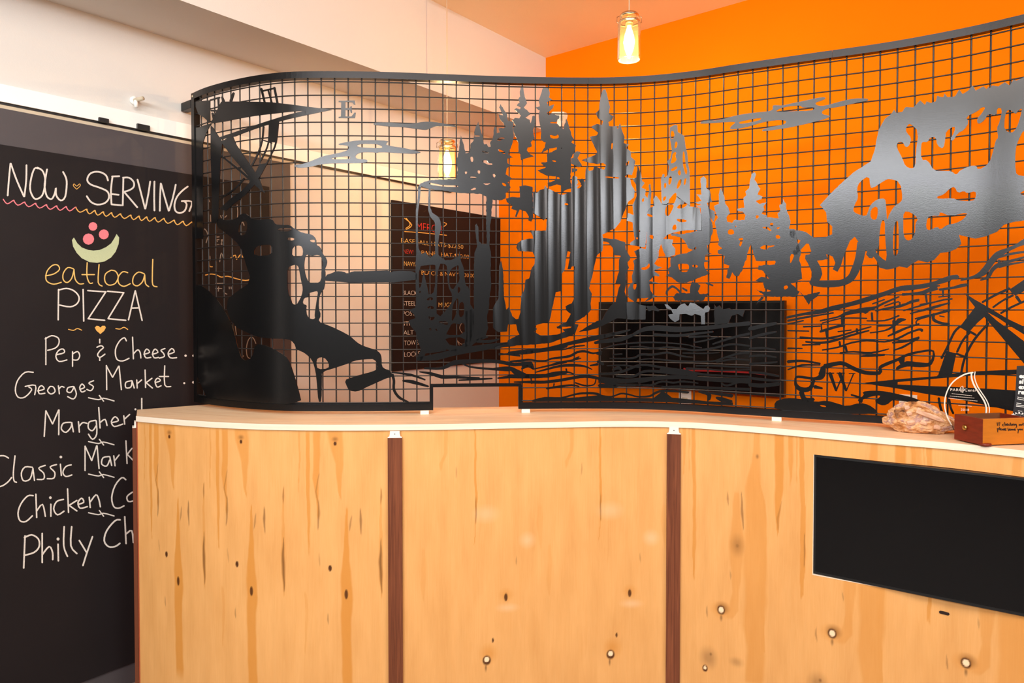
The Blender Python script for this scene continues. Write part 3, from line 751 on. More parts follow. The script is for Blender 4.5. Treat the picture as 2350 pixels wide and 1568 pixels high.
def paint(S, Z, specs):
    """figure attribute for points (S, Z) on the panels"""
    n = len(S); C = np.zeros((n, 3)); ch = {'R': 0, 'G': 1, 'B': 2}
    Yr = lambda u: float(np.interp((u - 1175.0) / F, FRONT.R, FRONT.P[:, 1]))
    wob = 0.0007 * np.sin(Z * 37 + S * 39) + 0.0005 * np.sin(Z * 91 + S * 61)
    for sp in specs:
        s_ref = fs(sp['ref'])
        for sh in sp['shifts']:
            ds = fs(sp['ref'] + sh) - s_ref
            for (c, a, pts) in sp['streaks']:
                P = np.array(pts); s, z = FRONT.hit(P[:, 0], P[:, 1]); s = s + ds
                w = P[:, 2] * np.array([Yr(u) for u in P[:, 0]]) / F / 2
                o = np.argsort(z); zz = z[o]
                sel = np.where((Z > zz[0] - .006) & (Z < zz[-1] + .006) & (abs(S - s.mean()) < .09))[0]
                sc = np.interp(Z[sel], zz, s[o]); ww = np.interp(Z[sel], zz, w[o])
                d = np.abs(S[sel] - sc - wob[sel]) / np.maximum(ww, 1e-5)
                soft = 0.75 if c == 'G' else 0.35
                v = np.clip((1 + soft - d) / (2 * soft) if c == 'G' else (1.15 - d) / soft, 0, 1) * a
                top = np.clip((Z[sel] - zz[0] + .006) / .012, 0, 1) * np.clip((zz[-1] + .006 - Z[sel]) / .012, 0, 1)
                v = v * top
                C[sel, ch[c]] = np.maximum(C[sel, ch[c]], v)
            for (c, a, u, vv, ru, rv) in sp['knots']:
                s, z = FRONT.hit(u, vv); k = Yr(u) / F
                s = float(s) + ds
                sel = np.where((abs(S - s) < .06) & (abs(Z - float(z)) < .06))[0]
                d = np.hypot((S[sel] - s) / (ru * k), (Z[sel] - float(z)) / (rv * k))
                if c == 'G' and a < .8: v = np.clip(1.3 - d, 0, 1) ** 1.3 * a
                elif c in 'R' or (c == 'B' and a < .9): v = np.clip(1.25 - d, 0, 1) * a
                else: v = np.clip((1.15 - d) / .3, 0, 1) * a
                if c == 'B' and a > .9: C[sel, 1] = C[sel, 1] * (1 - v)
                C[sel, ch[c]] = np.maximum(C[sel, ch[c]], v)
    return C
TV_Z1, TV_Z0 = E - .4765, E - .8745
s_tv0 = fs(1870); s_tv1 = s_tv0 + 0.715
def panel(name, s0, s1, spec, cols, hole=None):
    ds = .0024; ns = int(round((s1 - s0) / ds)) + 1
    Sg = np.linspace(s0, s1, ns)
    Zg = np.concatenate([np.linspace(0.02, E - 1.32, 5)[:-1], np.linspace(E - 1.32, ZU, 215)])
    if hole:
        for h in hole[:2]: Sg[np.argmin(abs(Sg - h))] = h
        for h in hole[2:]: Zg[np.argmin(abs(Zg - h))] = h
    X, Y = FRONT.xy(Sg)
    vs = [(x, y, z) for z in Zg for x, y in zip(X, Y)]
    n = len(Sg); faces = []
    for j in range(len(Zg) - 1):
        for i in range(n - 1):
            if hole and hole[0] - 1e-6 <= Sg[i] and Sg[i + 1] <= hole[1] + 1e-6 and hole[2] - 1e-6 <= Zg[j] and Zg[j + 1] <= hole[3] + 1e-6: continue
            faces.append((j * n + i, j * n + i + 1, (j + 1) * n + i + 1, (j + 1) * n + i))
    SS = np.tile(Sg, len(Zg)); ZZ = np.repeat(Zg, n)
    me = bpy.data.meshes.new(name); me.from_pydata(vs, [], faces)
    C = paint(SS, ZZ, [spec])
    at = me.color_attributes.new('figure', 'FLOAT_COLOR', 'POINT')
    at.data.foreach_set('color', np.concatenate([C, np.ones((len(C), 1))], 1).astype(np.float32).ravel())
    ul = me.uv_layers.new(name='UVMap')
    li = np.zeros(len(me.loops), np.int32); me.loops.foreach_get('vertex_index', li)
    ul.data.foreach_set('uv', np.stack([SS[li], ZZ[li]], 1).astype(np.float32).ravel())
    me.shade_smooth(); me.update()
    o = link(name, me, M_PLY); child_at(o, counter)
    return o
sb1, sb2 = fs(906), fs(1547.5)
panel('front_panel', 0.0, sb1, LEFT, 0)
panel('front_panel', sb1, sb2, MID, 0)
panel('front_panel', sb2, FRONT.L, RIGHT, 0, hole=(s_tv0, s_tv1, TV_Z0, TV_Z1))
# reveal of the television cut-out, pale plywood edges
bar_along('cutout_edge', FRONT, s_tv0, s_tv1, TV_Z0, TV_Z0 + .0022, -.03, 0.0008, M_EDGE, counter, step=.05, uv=True)
bar_along('cutout_edge', FRONT, s_tv0, s_tv0 + .0015, TV_Z0, TV_Z1, -.03, 0.0006, M_EDGE, counter, step=.05, uv=True)
# battens with their pale brackets
for (s, zt) in ((sb1, E - .4455), (sb2, E - .4435)):
    bar_along('batten', FRONT, s - .0245, s + .0245, 0.02, zt, 0.0006, 0.013, M_WALNUT, counter, step=.05, uv=True)
    # bracket plate: waisted, foot on the batten
    x, y = FRONT.xy(s, .012); ux = FRONT.xy(s + .01, .012); tx_, ty_ = float(ux[0] - x) / .01, float(ux[1] - y) / .01
    out = Vector((ty_, -tx_, 0))
    prof = [(-.0245, 0), (.0245, 0), (.0245, .0025), (.019, .005), (.0165, .016), (.0165, .0235), (-.0165, .0235), (-.0165, .016), (-.019, .005), (-.0245, .0025)]
    z0 = zt; c = Vector((float(x), float(y), 0)); T = Vector((tx_, ty_, 0))
    vs = [c + T * a + out * -.006 + Vector((0, 0, z0 + b)) for a, b in prof] + [c + T * a + out * 0 + Vector((0, 0, z0 + b)) for a, b in prof]
    n = len(prof)
    fc = [tuple(range(n))[::-1], tuple(range(n, 2 * n))] + [(i, (i + 1) % n, (i + 1) % n + n, i + n) for i in range(n)]
    br = mesh_obj('bracket', vs, fc, M_PLASTIC, counter)
    pc = c + Vector((0, 0, z0 + .0135)); sc = lathe('screw_hole', (0, 0, 0), [(0.0001, 0), (0.0018, 0)], M_INK, None, 12)
    sc.matrix_world = Matrix.Translation(pc + out * 0.0006) @ out.to_track_quat('Z', 'Y').to_matrix().to_4x4()
    mw = sc.matrix_world.copy(); sc.data.transform(mw); sc.matrix_world = Matrix.Identity(4); child_at(sc, br)
# end of the counter towards the wall: end panel, batten, bracket
e0 = Vector((float(FRONT.P[0][0]), float(FRONT.P[0][1]), 0)); e1 = Vector((BX[0], BX[1], 0)); ed = (e1 - e0); en = Vector((-ed.y, ed.x, 0)).normalized()
if en.x > 0: en = -en
obb_box('end_panel', e0 + Vector((0, 0, .02)) + en * 0.0, ed, en * .004, (0, 0, ZU - .022), M_SIDE, counter)
obb_box('batten', e0 + en * .005 + ed * .02 + Vector((0, 0, .02)), ed.normalized() * .05, en * .0125, (0, 0, E - .4455 - .02), M_WALNUT, counter)
obb_box('bracket', e0 + en * .005 + ed * .06 + Vector((0, 0, E - .445)), ed.normalized() * .034, en * .006, (0, 0, .022), M_PLASTIC, counter)
obb_box('bracket', e0 + en * .005 + ed * .02 + Vector((0, 0, E - .4455)), ed.normalized() * .05, en * .0125, (0, 0, .0022), M_PLASTIC, counter)

# television set into the counter
a0 = Vector((*map(float, FRONT.xy(s_tv0 + .002, -.006)), 0)); a1 = Vector((*map(float, FRONT.xy(s_tv1 - .002, -.006)), 0))
dirv = (a1 - a0).normalized(); back = Vector((-dirv.y, dirv.x, 0))
if back.y < 0: back = -back
ctv = empty('counter_television', (a0 + a1) / 2 + Vector((0, 0, TV_Z0)), 'flat black television screen set into the right plywood panel of the counter', 'television')
obb_box('casing', a0 + Vector((0, 0, TV_Z0 + .0025)), (a1 - a0), back * .05, (0, 0, TV_Z1 - TV_Z0 - .004), M_BLACKP, ctv)
obb_box('screen', a0 - back * .0015 + dirv * .006 + Vector((0, 0, TV_Z0 + .012)), dirv * ((a1 - a0).length - .012), back * .0013, (0, 0, TV_Z1 - TV_Z0 - .020), M_SCREEN, ctv)
sl = sheet('slot', FRONT.offset(.0012), [stroke_px('PX', '2157,1405,6 2166,1407,6.5 2177,1410,6', round_=False)], thick=.002, step=0, m=M_INK, parent=counter)

# ================================================================ the wire screen on the counter
s0_ = 0.0; s1_ = MESH.L + .25
mx0, my0 = MESH.xy(1.4)
scr = empty('metal_screen', (float(mx0), float(my0), ZT), 'tall curved black wire-grid screen with cut-steel forest and cliff scenes on the counter', 'screen')
ZR0, ZR1 = E - .386, E - .361
ZTB, ZTT = E + .868, E + .893
ms = lambda u, v=700: float(MESH.hit(u, v)[0])
so0, so1 = ms(990), ms(1193)
ZO = E - .293
# rails in the sections one can see joined
for (a, b) in ((0.0, ms(1348)), (ms(1348.3), ms(1904)), (ms(1904.4), s1_)):
    bar_along('top_rail', MESH, a, b, ZTB, ZTT, -.0125, .0125, M_FRAME, scr, step=.02)
bar_along('bottom_rail', MESH, 0.0, so0, ZR0, ZR1, -.0125, .0125, M_FRAME, scr, step=.02)
bar_along('bottom_rail', MESH, so1, s1_, ZR0, ZR1, -.0125, .0125, M_FRAME, scr, step=.02)
bar_along('end_post', MESH, 0.0, .025, ZR1, ZTB, -.0125, .0125, M_FRAME, scr, step=.02)
bar_along('opening_frame', MESH, so0 - .006, so1 + .006, ZO - .006, ZO + .006, -.007, .007, M_FRAME, scr, step=.02)
bar_along('opening_frame', MESH, so0 - .007, so0 + .006, ZR0, ZO, -.007, .0128, M_FRAME, scr, step=.02)
bar_along('opening_frame', MESH, so1 - .006, so1 + .007, ZR0, ZO, -.007, .0128, M_FRAME, scr, step=.02)
# wall bracket and bolt at the top of the end post
p0 = MESH.P[0]; bt = Vector((-WN[0], -WN[1], 0))
wd = float((np.array(p0) - CORNER) @ WN)
obb_box('wall_bracket', (p0[0] - .010, p0[1] - .01, E + .835), bt * (wd - .004), Vector((WDIR[0], WDIR[1], 0)) * .03, (0, 0, .035), M_FRAME, scr, bevel=.003)
bx_, by_ = MESH.xy(.013, .0126)
blt = lathe('bolt', (0, 0, 0), [(0.0001, .0025), (0.003, .0022), (0.005, .001), (0.0052, 0)], M_CHROME, None, 16)
q = Vector((float(MESH.N[0][0]), float(MESH.N[0][1]), 0)).to_track_quat('Z', 'Y').to_matrix().to_4x4()
blt.data.transform(Matrix.Translation((float(bx_), float(by_), E + .880)) @ q); child_at(blt, scr)
for u in (974, 1206, 1785):
    s = ms(u)
    bar_along('spacer', MESH, s - .016, s + .016, ZT, ZR0, -.012, .019, M_MUD, scr, step=.02)
# wires
PITCHW = .0508
s_ph = ms(800, 400) % PITCHW
RW = .0028
def wire_v(s, z0, z1):
    x, y = MESH.xy(s, -.001)
    return tube('vertical_wire', [(float(x), float(y), z0), (float(x), float(y), z1)], RW, M_WIRE, scr, seg=6, caps=False)
k = 0
while s_ph + k * PITCHW < s1_:
    s = s_ph + k * PITCHW; k += 1
    if s < .03: continue
    wire_v(s, ZO if so0 < s < so1 else ZR1, ZTB)
def wire_h(z, a, b):
    S = np.arange(a, b, .03); S = np.append(S, b)
    X, Y = MESH.xy(S, .003)
    tube('horizontal_wire', [(float(x), float(y), z) for x, y in zip(X, Y)], RW * .86, M_WIRE, scr, seg=6, caps=False)
for j in range(-7, 18):
    z = E - .0017 + j * .0505
    if z > ZTB - .01 or z < ZR1 + .004: continue
    if z < ZO: wire_h(z, .025, so0); wire_h(z, so1, s1_)
    else: wire_h(z, .025, s1_)
bar_along('inner_rim', MESH, .025, so0, ZR1, ZR1 + .004, -.004, .005, M_FRAME, scr, step=.03)
# ================================================================ cut-steel pictures welded to the wires
ART = MESH.offset(.0075)
def cut(name, crop, polys=(), strokes=(), holes=(), jag=0.0, seg=9, smooth=1, ripple=0.0, holes_smooth=1, hs=(), step=.0085, label=None, tilt=0.0):
    """polys / strokes / holes are texts in crop coordinates; an item may be (crop, text)"""
    def get(it): return (it if isinstance(it, tuple) else (crop, it))
    P = []
    for it in polys:
        c, t = get(it); q = px(c, t)
        if jag: q = jagged(q, jag, seg)
        if smooth: q = chaikin(q, smooth)
        P.append(q)
    for it in strokes:
        c, t = get(it); P.append(stroke_px(c, t, 14))
    H = []
    for it in holes:
        c, t = get(it); q = px(c, t); H.append(chaikin(q, holes_smooth) if holes_smooth else q)
    for it in hs:
        c, t = get(it); H.append(stroke_px(c, t, 10))
    o = sheet(name, ART, P, H, thick=.0025, step=step, ripple=ripple, phase=s_ph, m=M_STEEL, parent=scr, smooth=True, tilt=tilt)
    if label and o: o['label'] = label
    return o

# --- left compass rose
cut('compass_rose', 'Z1', smooth=0, holes_smooth=0, label='black steel compass rose at the left end', polys=[
    '250,525 345,328 640,328 800,333 900,345 1110,372 1340,400 1100,410 840,433 620,460 380,506',
    '1340,402 1090,410 820,484 640,543 460,604 325,650 340,668 470,640 640,576 720,548 850,512 1060,460',
    '345,690 400,655 450,640 480,715 545,810 640,945 700,1055 735,1150 660,1090 560,960 440,820',
    '250,540 270,560 355,690 350,760 340,850 325,1150 322,1420 262,1420 260,1100 250,800',
    '100,330 245,315 245,520 190,470 140,440', '140,560 250,525 200,640 180,700 182,1560 100,1560 100,560', '790,510 856,505 835,694 768,690',
    '690,890 760,880 712,972 640,1080 560,1170 440,1262 390,1310 330,1292 430,1200 560,1110 630,1010'],
    strokes=['340,810,14 500,935,20 620,1040,22 700,1110,20 738,1145,8', '822,200,20 850,340,18', '765,218,14 800,338,14', '705,210,20 735,335,16', '715,232,14 830,205,14', '858,510,12 838,690,14 800,790,12 748,895,12',
    '780,520,14 770,690,12 730,800,14 690,870,14', '725,550,16 712,680,14 672,800,14 618,905,14', '715,672,10 800,700,10', '550,1020,16 470,1110,14 330,1205,12', '612,1055,16 500,1165,14 400,1240,12',
    '455,250,20 430,325,24', '352,285,14 365,325,24', '318,295,16 322,400,12', '255,408,16 300,408,16', '265,430,16 275,480,14', '245,315,14 330,290,14', '200,560,18 250,530,14'])
cut('compass_letter', 'C1', smooth=0, label='steel letter E', polys=['905,162 1095,158 1102,205 1085,207 1065,180 985,175 985,245 1035,245 1045,225 1060,225 1062,305 1047,303 1038,270 985,270 985,345 1055,345 1090,300 1108,300 1098,365 905,364 905,350 932,345 936,180 905,175'])
# --- clouds
cut('cloud', 'C1', polys=['1310,432 1345,415 1500,413 1640,430 1780,430 1900,405 2040,410 2180,435 2290,455 2280,468 2180,460 2040,460 1990,480 1940,503 1880,500 1780,485 1640,468 1500,465 1380,450 1330,450'])
cut('cloud', 'C1', polys=['900,665 1000,645 1120,625 1300,622 1490,630 1480,650 1455,670 1500,690 1680,715 1800,745 1885,765 1800,785 1640,778 1450,765 1380,765 1350,775 1300,765 1180,765 1120,785 1098,820 1130,845 1230,848 1255,868 1220,888 1100,895 850,895 700,905 560,940 440,950 380,930 395,912 500,900 600,860 720,810 850,785 960,760 1020,735 1030,695 960,680 910,680'],
    holes=['1115,682 1180,665 1340,668 1410,690 1420,710 1380,718 1200,710 1130,700', '805,842 880,822 1020,810 1045,825 1030,845 900,850'])
cut('cloud', 'C3', polys=['130,520 190,495 350,492 480,455 560,435 700,410 850,395 950,385 990,365 985,330 1000,312 1100,320 1200,295 1350,265 1500,230 1600,218 1608,240 1560,262 1485,285 1500,315 1560,325 1650,308 1800,265 1940,235 2100,235 2112,262 2000,280 1900,305 1740,340 1620,355 1560,390 1575,425 1650,435 1658,455 1560,490 1400,530 1200,575 1040,600 870,624 862,605 900,585 1010,560 1110,545 1150,515 1130,492 1020,490 850,520 780,545 650,580 520,600 482,592 500,560 540,530 550,508 350,520 150,535'],
    holes=['1025,382 1080,350 1200,325 1320,318 1330,345 1470,340 1482,355 1440,380 1200,385 1050,395', '590,515 640,500 850,460 850,485 760,510 640,532 600,532'])
# --- figure on the left
cut('figure_silhouette', 'Z2', smooth=1, label='black steel figure with an outstretched bar and hose on the left', polys=[
    '310,-198 400,-168 480,-188 520,-228 560,-238 600,-208 620,-183 700,-180 800,-188 830,-138 900,-130 960,-133 1000,-98 1080,-58 1160,-48 1200,-5 1200,50 1235,65 1252,120 1297,180 1297,220 1275,270 1285,300 1275,440 1245,470 1225,520 1220,620 1242,680 1215,740 1300,768 1400,812 1500,865 1568,928 Z3 520,955 640,995 675,1020 690,1060 690,1140 720,1165 760,1175 790,1220 770,1243 740,1245 640,1290 540,1335 470,1370 400,1360 380,1330 355,1265 420,1240 500,1215 600,1190 655,1165 640,1075 520,1078 440,1092 400,1112 280,1152 150,1192 152,1250 148,1460 120,1460 108,1300 95,1180 65,1080 0,1022 Z2 1050,1000 1020,985 1000,930 950,893 760,890 650,870 440,770 380,560 480,470 620,380 560,200 520,60 400,-50 300,-120',
    '100,1420 100,400 200,430 330,560 430,740 470,860 490,960 540,1100 630,1060 650,935 760,955 880,1020 950,1070 985,1170 1010,1250 1040,1350 1070,1480 600,1480',
    ('Z3', '185,320 240,303 280,283 350,288 380,308 430,285 500,285 700,280 755,278 770,300 800,280 1012,285 1012,385 185,388')],
    strokes=[('Z3', '785,1215,26 800,1270,24 798,1340,24 820,1390,24 860,1430,24 930,1462,12')],
    holes=['640,80 700,48 805,45 805,140 645,150', '985,62 1060,52 1082,90 1075,157 980,157', '1095,180 1110,130 1150,150 1222,135 1250,170 1264,220 1245,270 1245,370 1200,397 1130,385 1105,330 1090,250',
           '1125,485 1180,468 1217,463 1205,530 1195,600 1183,680 1190,712 1155,718 1115,690 1108,620 1115,590 1075,578 1088,525 1135,518', '942,255 990,228 1037,232 1050,300 1065,380 1080,440 1070,500 1040,560 1020,588 985,580 970,530 945,470 942,350',
           '1210,1065 1270,1058 1312,1110 1312,1160 1210,1168 1198,1110', '850,-98 960,-108 985,-85 930,-73 860,-78', '945,-20 1005,-12 995,10 940,5', '1135,5 1185,0 1190,25 1160,25', '510,-148 540,-168 570,-168 582,-128 567,-48 520,-33 500,-68'])
# --- tall rock with pines and ladder posts
cut('forest_cliff', 'Z4', jag=.9, seg=4, smooth=0, label='steel rock ledge topped with pine trees', polys=[
    '75,1110 110,1050 190,1022 330,1012 470,1002 480,900 470,820 490,740 512,570 545,680 560,750 600,740 612,650 640,620 650,520 685,430 710,520 735,600 745,660 800,655 830,600 845,490 862,480 872,550 900,540 890,500 940,500 960,480 900,400 890,360 935,370 895,290 908,255 940,310 975,365 985,425 1038,440 1030,500 1040,560 1030,640 1010,700 985,760 1032,790 980,800 980,850 1020,870 970,900 960,960 1020,1000 980,1040 1010,1090 960,1150 960,1200 900,1220 830,1212 Z5 892,60 880,160 875,310 888,400 888,700 870,880 855,960 862,1080 840,1150 760,1190 700,1250 650,1245 668,1140 662,1000 655,920 700,905 735,900 735,620 740,400 765,330 748,200 745,145 760,130 775,160 780,290 820,320 850,315 846,100 845,-20 Z4 765,1180 720,1157 600,1150 470,1142 420,1135 330,1118 200,1112 120,1078 100,1110'],
    holes=['200,1040 250,1052 330,1068 480,1070 490,1088 330,1082 195,1062', '725,822 770,815 790,850 832,850 820,872 780,862 730,838', '605,785 632,780 637,832 615,838', '600,980 672,985 660,1007 605,997', '680,918 706,922 702,957 680,947',
           '828,958 852,953 857,987 840,992', '725,1045 770,1053 818,1043 770,1072', '608,1112 655,1088 668,1110 620,1120', '550,930 577,930 570,957 555,957', '640,570 700,570 705,582 650,584', '720,722 780,735 790,750 725,742', '870,612 905,590 950,592 948,606 885,628', '880,440 940,430 920,465 885,460', '880,700 960,740 950,760 890,730', '920,1040 955,1050 970,1080 935,1075', '590,630 615,625 615,650 595,652', '760,600 820,680 780,690'])
cut('forest_cliff', 'Z5', jag=.7, seg=5, smooth=0, label='steel posts and small pine below the rock ledge', polys=[
    '210,480 228,330 245,370 270,408 300,385 340,440 395,400 428,425 480,462 540,455 600,420 607,375 620,470 640,520 662,640 690,720 705,860 735,910 735,1100 700,1200 660,1240 560,1285 480,1262 300,1300 260,1370 222,1340 258,1262 230,1180 212,1105 165,1050 150,1000 210,980 190,940 145,905 205,890 215,840',
    ], strokes=[('Z4', '98,1090,26 92,1200,24 75,1350,18 70,1568,14'), ('Z4', '200,1110,20 195,1260,18 205,1340,24 270,1410,60 290,1490,50 275,1568,44'), '223,0,18 222,200,18 226,340,20 228,500,18', '340,0,18 355,60,30 405,110,50 405,200,42 400,300,30 402,420,28'],
    holes=['240,515 310,505 385,500 390,515 385,740 330,780 322,720 300,640 285,560 275,600 262,690 240,720', '415,490 490,495 495,560 500,690 545,780 530,860 400,1000 400,760', '240,740 262,735 250,760', '300,820 340,790 372,800 360,822', '310,885 345,870 378,880 372,900 330,895', '325,960 350,975 385,965 372,1000 335,1000',
           '530,540 560,520 600,500 598,560 610,640 570,690 545,730 515,690 512,580', '590,690 620,720 590,770', '640,560 672,600 690,690 665,700', '545,860 590,790 600,860 570,960 535,1020 540,930', '600,850 640,830 650,900 640,965 600,975', '500,1100 540,1020 600,1040 650,1015 655,1130 480,1135', '470,1160 655,1150 650,1235 520,1225 500,1200', '325,1075 352,1068 350,1100', '385,1080 400,1075 410,1105', '410,1010 500,1010 505,1045 440,1030', '708,780 730,760 732,860 720,880'])
# --- tall single pines
cut('pine_tree', 'Z6', jag=.8, seg=4, smooth=0, label='slim steel pine, left one of the pair under the rail', polys=['240,92 265,92 275,160 290,210 302,250 270,290 330,345 335,360 285,390 330,415 340,450 355,380 375,372 385,410 380,480 360,520 380,600 340,640 350,680 310,690 300,720 320,750 370,782 300,797 240,818 237,760 215,740 217,650 180,560 160,500 190,470 152,420 180,395 225,400 242,370 175,310 195,298 232,310 240,290 200,270 230,240 215,210 235,180 230,130'])
cut('pine_tree', 'Z6', jag=.8, seg=4, smooth=0, label='broad steel pine, right one of the pair under the rail', polys=['462,98 512,98 530,150 520,190 555,215 500,240 520,280 575,260 560,300 500,350 520,368 560,355 625,372 620,410 640,450 665,510 695,400 720,470 735,520 752,580 772,610 745,640 792,670 785,710 760,760 740,800 742,900 735,1000 748,1100 700,1112 650,1142 640,1070 600,1060 530,1082 507,1050 580,1020 590,980 500,972 440,945 407,920 490,890 437,845 505,835 500,760 600,710 600,688 510,710 438,752 480,690 490,640 440,620 442,560 440,500 420,380 430,320 383,290 430,280 420,220 445,150'],
    holes=['530,440 560,435 600,440 610,400 640,410 655,470 640,500 620,470 600,450 540,450', '525,560 590,580 615,555 622,600 545,605', '550,818 595,822 590,838 560,832', '600,985 630,990 625,1012 600,1010', '640,700 650,690 652,705'])
# --- sea-stack pillars with flutes
cut('rock_pillar', 'Z7', ripple=.0028, tilt=.02, smooth=0, jag=.5, seg=5, label='broad fluted steel rock pillar standing on two legs, trees on top', polys=[
    ('Z6', '360,1140 400,1152 430,1120 470,1110 480,1075 500,1100 560,1130 600,1152 650,1170 740,1142 748,1000 760,975 800,990 810,1050 790,1080 840,1062 820,1025 850,1005 880,1040 885,930 900,880 920,930 960,922 970,880 1010,895 1070,918 1090,870 1060,850 1000,862 940,852 845,822 900,800 980,770 1002,740 980,700 928,590 1000,572 1012,545 950,500 948,482 1000,458 1050,470 1062,430 1010,400 988,350 1020,320 1035,200 1060,113 1086,113 1110,200 1132,290 1120,360 1168,380 1150,420 1115,440 1122,480 1192,480 1210,510 1230,453 1250,520 1277,590 1270,650 1322,665 1290,700 1338,735 1340,790 1385,830 1372,900 1352,972 1300,965 1280,990 1330,1000 1342,1060 1380,1130 1372,1192 1310,1240 1290,1300 1260,1370 1232,1440 Z7 1180,110 1120,140 1052,172 1062,230 1052,335 1000,375 982,440 960,540 940,620 918,705 945,760 932,860 938,920 870,990 780,1040 770,1060 812,1065 780,1150 700,1152 650,1115 735,1098 742,1088 650,1088 640,1108 600,1105 592,1090 655,1055 690,1040 735,960 690,925 682,885 745,855 770,800 775,490 745,490 735,515 702,518 718,440 732,345 705,338 692,400 672,530 645,560 642,735 585,745 550,900 520,1042 400,1068 372,1085 398,1110 370,1138 440,1182 600,1165 700,1125 780,1150 740,1178 640,1208 540,1245 400,1262 240,1272 95,1285 -20,1310 -20,1290 100,1250 108,1220 222,1165 200,1120 190,1065 110,1065 100,1135 10,1140 -40,1100 -40,900 15,800 22,480 40,430 60,520 70,800 92,920 120,890 150,980 190,1015 212,1010 232,950 242,780 270,720 285,620 320,608 340,520 375,460 380,400 355,345 210,335 193,300 205,258 240,230 320,213 362,212 355,180 328,130 440,135 490,130 500,0 470,25 Z6 360,1348')],
    holes=[('Z6', '675,1250 712,1255 710,1280 675,1275'), ('Z6', '1080,985 1220,992 1222,1008 1150,1002 1082,994'), ('Z6', '1145,650 1162,650 1155,710 1142,712'), ('Z6', '1290,850 1330,820 1310,880 1295,885'), ('Z6', '820,1065 850,1070 830,1100 795,1108'),
           '758,485 775,490 770,545 758,545', '757,605 775,605 768,640 757,640', '757,675 768,680 762,710 757,710', '757,765 775,780 770,792 757,790'])
cut('rock_block', 'Z6', jag=.6, seg=5, smooth=0, label='dark steel rock block left of the fluted pillar', polys=['225,1080 290,1070 358,1085 362,1400 345,1432 315,1420 320,1380 290,1330 230,1310 200,1385 182,1382 200,1322 145,1300 158,1272 100,1235 92,1200 160,1185 232,1190'], strokes=['362,1348,5 430,1385,5 470,1418,5'])
cut('rock_spire', 'Z7', jag=.6, seg=5, smooth=0, label='narrow bent steel rock spire', polys=['1050,200 1110,207 1200,215 1285,247 1290,320 1335,390 1330,420 1302,450 1322,500 1292,560 1296,640 1278,740 1302,820 1302,1010 1200,1005 1120,1050 1000,1105 900,1132 815,1142 900,1090 1000,1032 1050,1022 1080,960 1140,880 1190,838 1220,700 1238,660 1185,660 1222,540 1222,420 1240,380 1170,372 1160,300 1120,250 1048,228'])
cut('rock_chip', 'Z6', smooth=0, jag=.4, seg=4, tilt=.05, polys=['800,728 838,738 808,800 852,872 822,892 780,872 742,852 742,800 765,795 770,750'])
cut('rock_chip', 'Z6', smooth=0, tilt=.05, polys=['748,898 808,905 800,928 750,942'])
# --- light hoodoos
cut('hoodoo', 'A1', ripple=.002, tilt=.035, jag=.5, seg=4, smooth=0, label='steel hoodoo rock left of the lattice spire', polys=[
    '385,550 402,590 422,650 432,720 458,740 425,790 470,810 462,870 490,900 505,830 502,760 518,748 532,840 522,920 522,1000 480,1060 490,1120 480,1300 465,1420 440,1422 300,1395 310,1370 352,1340 340,1260 330,1160 268,1142 282,1060 340,1080 328,980 372,880 368,760 330,700 370,680'],
    holes=['395,1240 412,1240 412,1262 397,1262', '368,1315 388,1318 385,1338 368,1338', '430,910 455,900 450,940 430,940'])
cut('hoodoo', 'A1', ripple=.002, tilt=.035, jag=.5, seg=4, smooth=0, label='pale steel hoodoo group below the lattice spire', polys=[
    '575,870 610,912 640,960 690,965 760,900 800,850 870,890 940,920 942,990 1042,1000 1062,1100 1062,1240 920,1240 830,1252 760,1268 700,1290 655,1330 762,1340 750,1392 785,1440 780,1505 690,1532 662,1470 635,1388 612,1450 602,1568 A2 600,60 600,150 560,210 602,240 645,252 560,280 572,300 618,330 612,347 560,340 528,372 505,395 600,412 600,420 510,420 520,490 550,540 592,550 552,572 490,602 460,612 500,570 380,580 368,620 400,640 470,655 468,800 272,800 265,620 345,610 290,572 280,530 280,480 310,418 330,408 320,340 342,280 347,230 335,180 380,150 345,80 420,45 A1 470,1440 482,1300 487,1120 480,1060 500,1010 562,980 550,910'],
    holes=['770,848 800,848 792,915 765,965 730,970 695,940', '680,1005 700,968 772,970 757,1015 720,1085 690,1092 673,1055', '800,1000 830,962 868,975 882,928 908,930 912,975 862,1008 812,1012', '800,1117 900,1130 908,1152 830,1157 800,1135', '750,1230 762,1188 790,1175 800,1222 780,1242', '510,1288 555,1295 552,1337 515,1327', '482,1062 540,1080 542,1102 490,1092',
           ('A2', '340,420 372,418 370,462 350,492 333,462'), ('A2', '420,253 480,245 508,198 517,250 470,277 428,275')])
cut('lattice_spire', 'A1', tilt=.03, smooth=0, step=.017, label='pale steel lattice spire with many holes', polys=['725,150 780,120 805,128 810,200 878,240 892,350 912,430 922,540 938,630 942,985 800,880 690,968 640,962 632,700 652,645 670,652 668,690 705,660 718,570 698,512 730,482 747,400 735,320 722,250'],
    holes=['738,188 765,188 777,240 752,278 733,250', '785,298 807,308 802,362 773,377', '775,412 797,418 783,458 802,500 760,533 732,533 750,480 753,440', '737,595 802,560 807,587 760,618 738,612', '812,618 833,600 847,640 830,667 812,645', '863,408 882,410 892,540 914,620 900,662 883,620 863,540',
           '712,700 735,663 750,690 737,752 712,767', '823,712 852,698 847,752 815,802 798,800 808,750', '663,745 692,740 687,792 668,802', '880,700 907,688 892,762 873,762', '650,900 687,878 687,910 660,942', '775,848 800,848 792,915 760,960 700,940'])
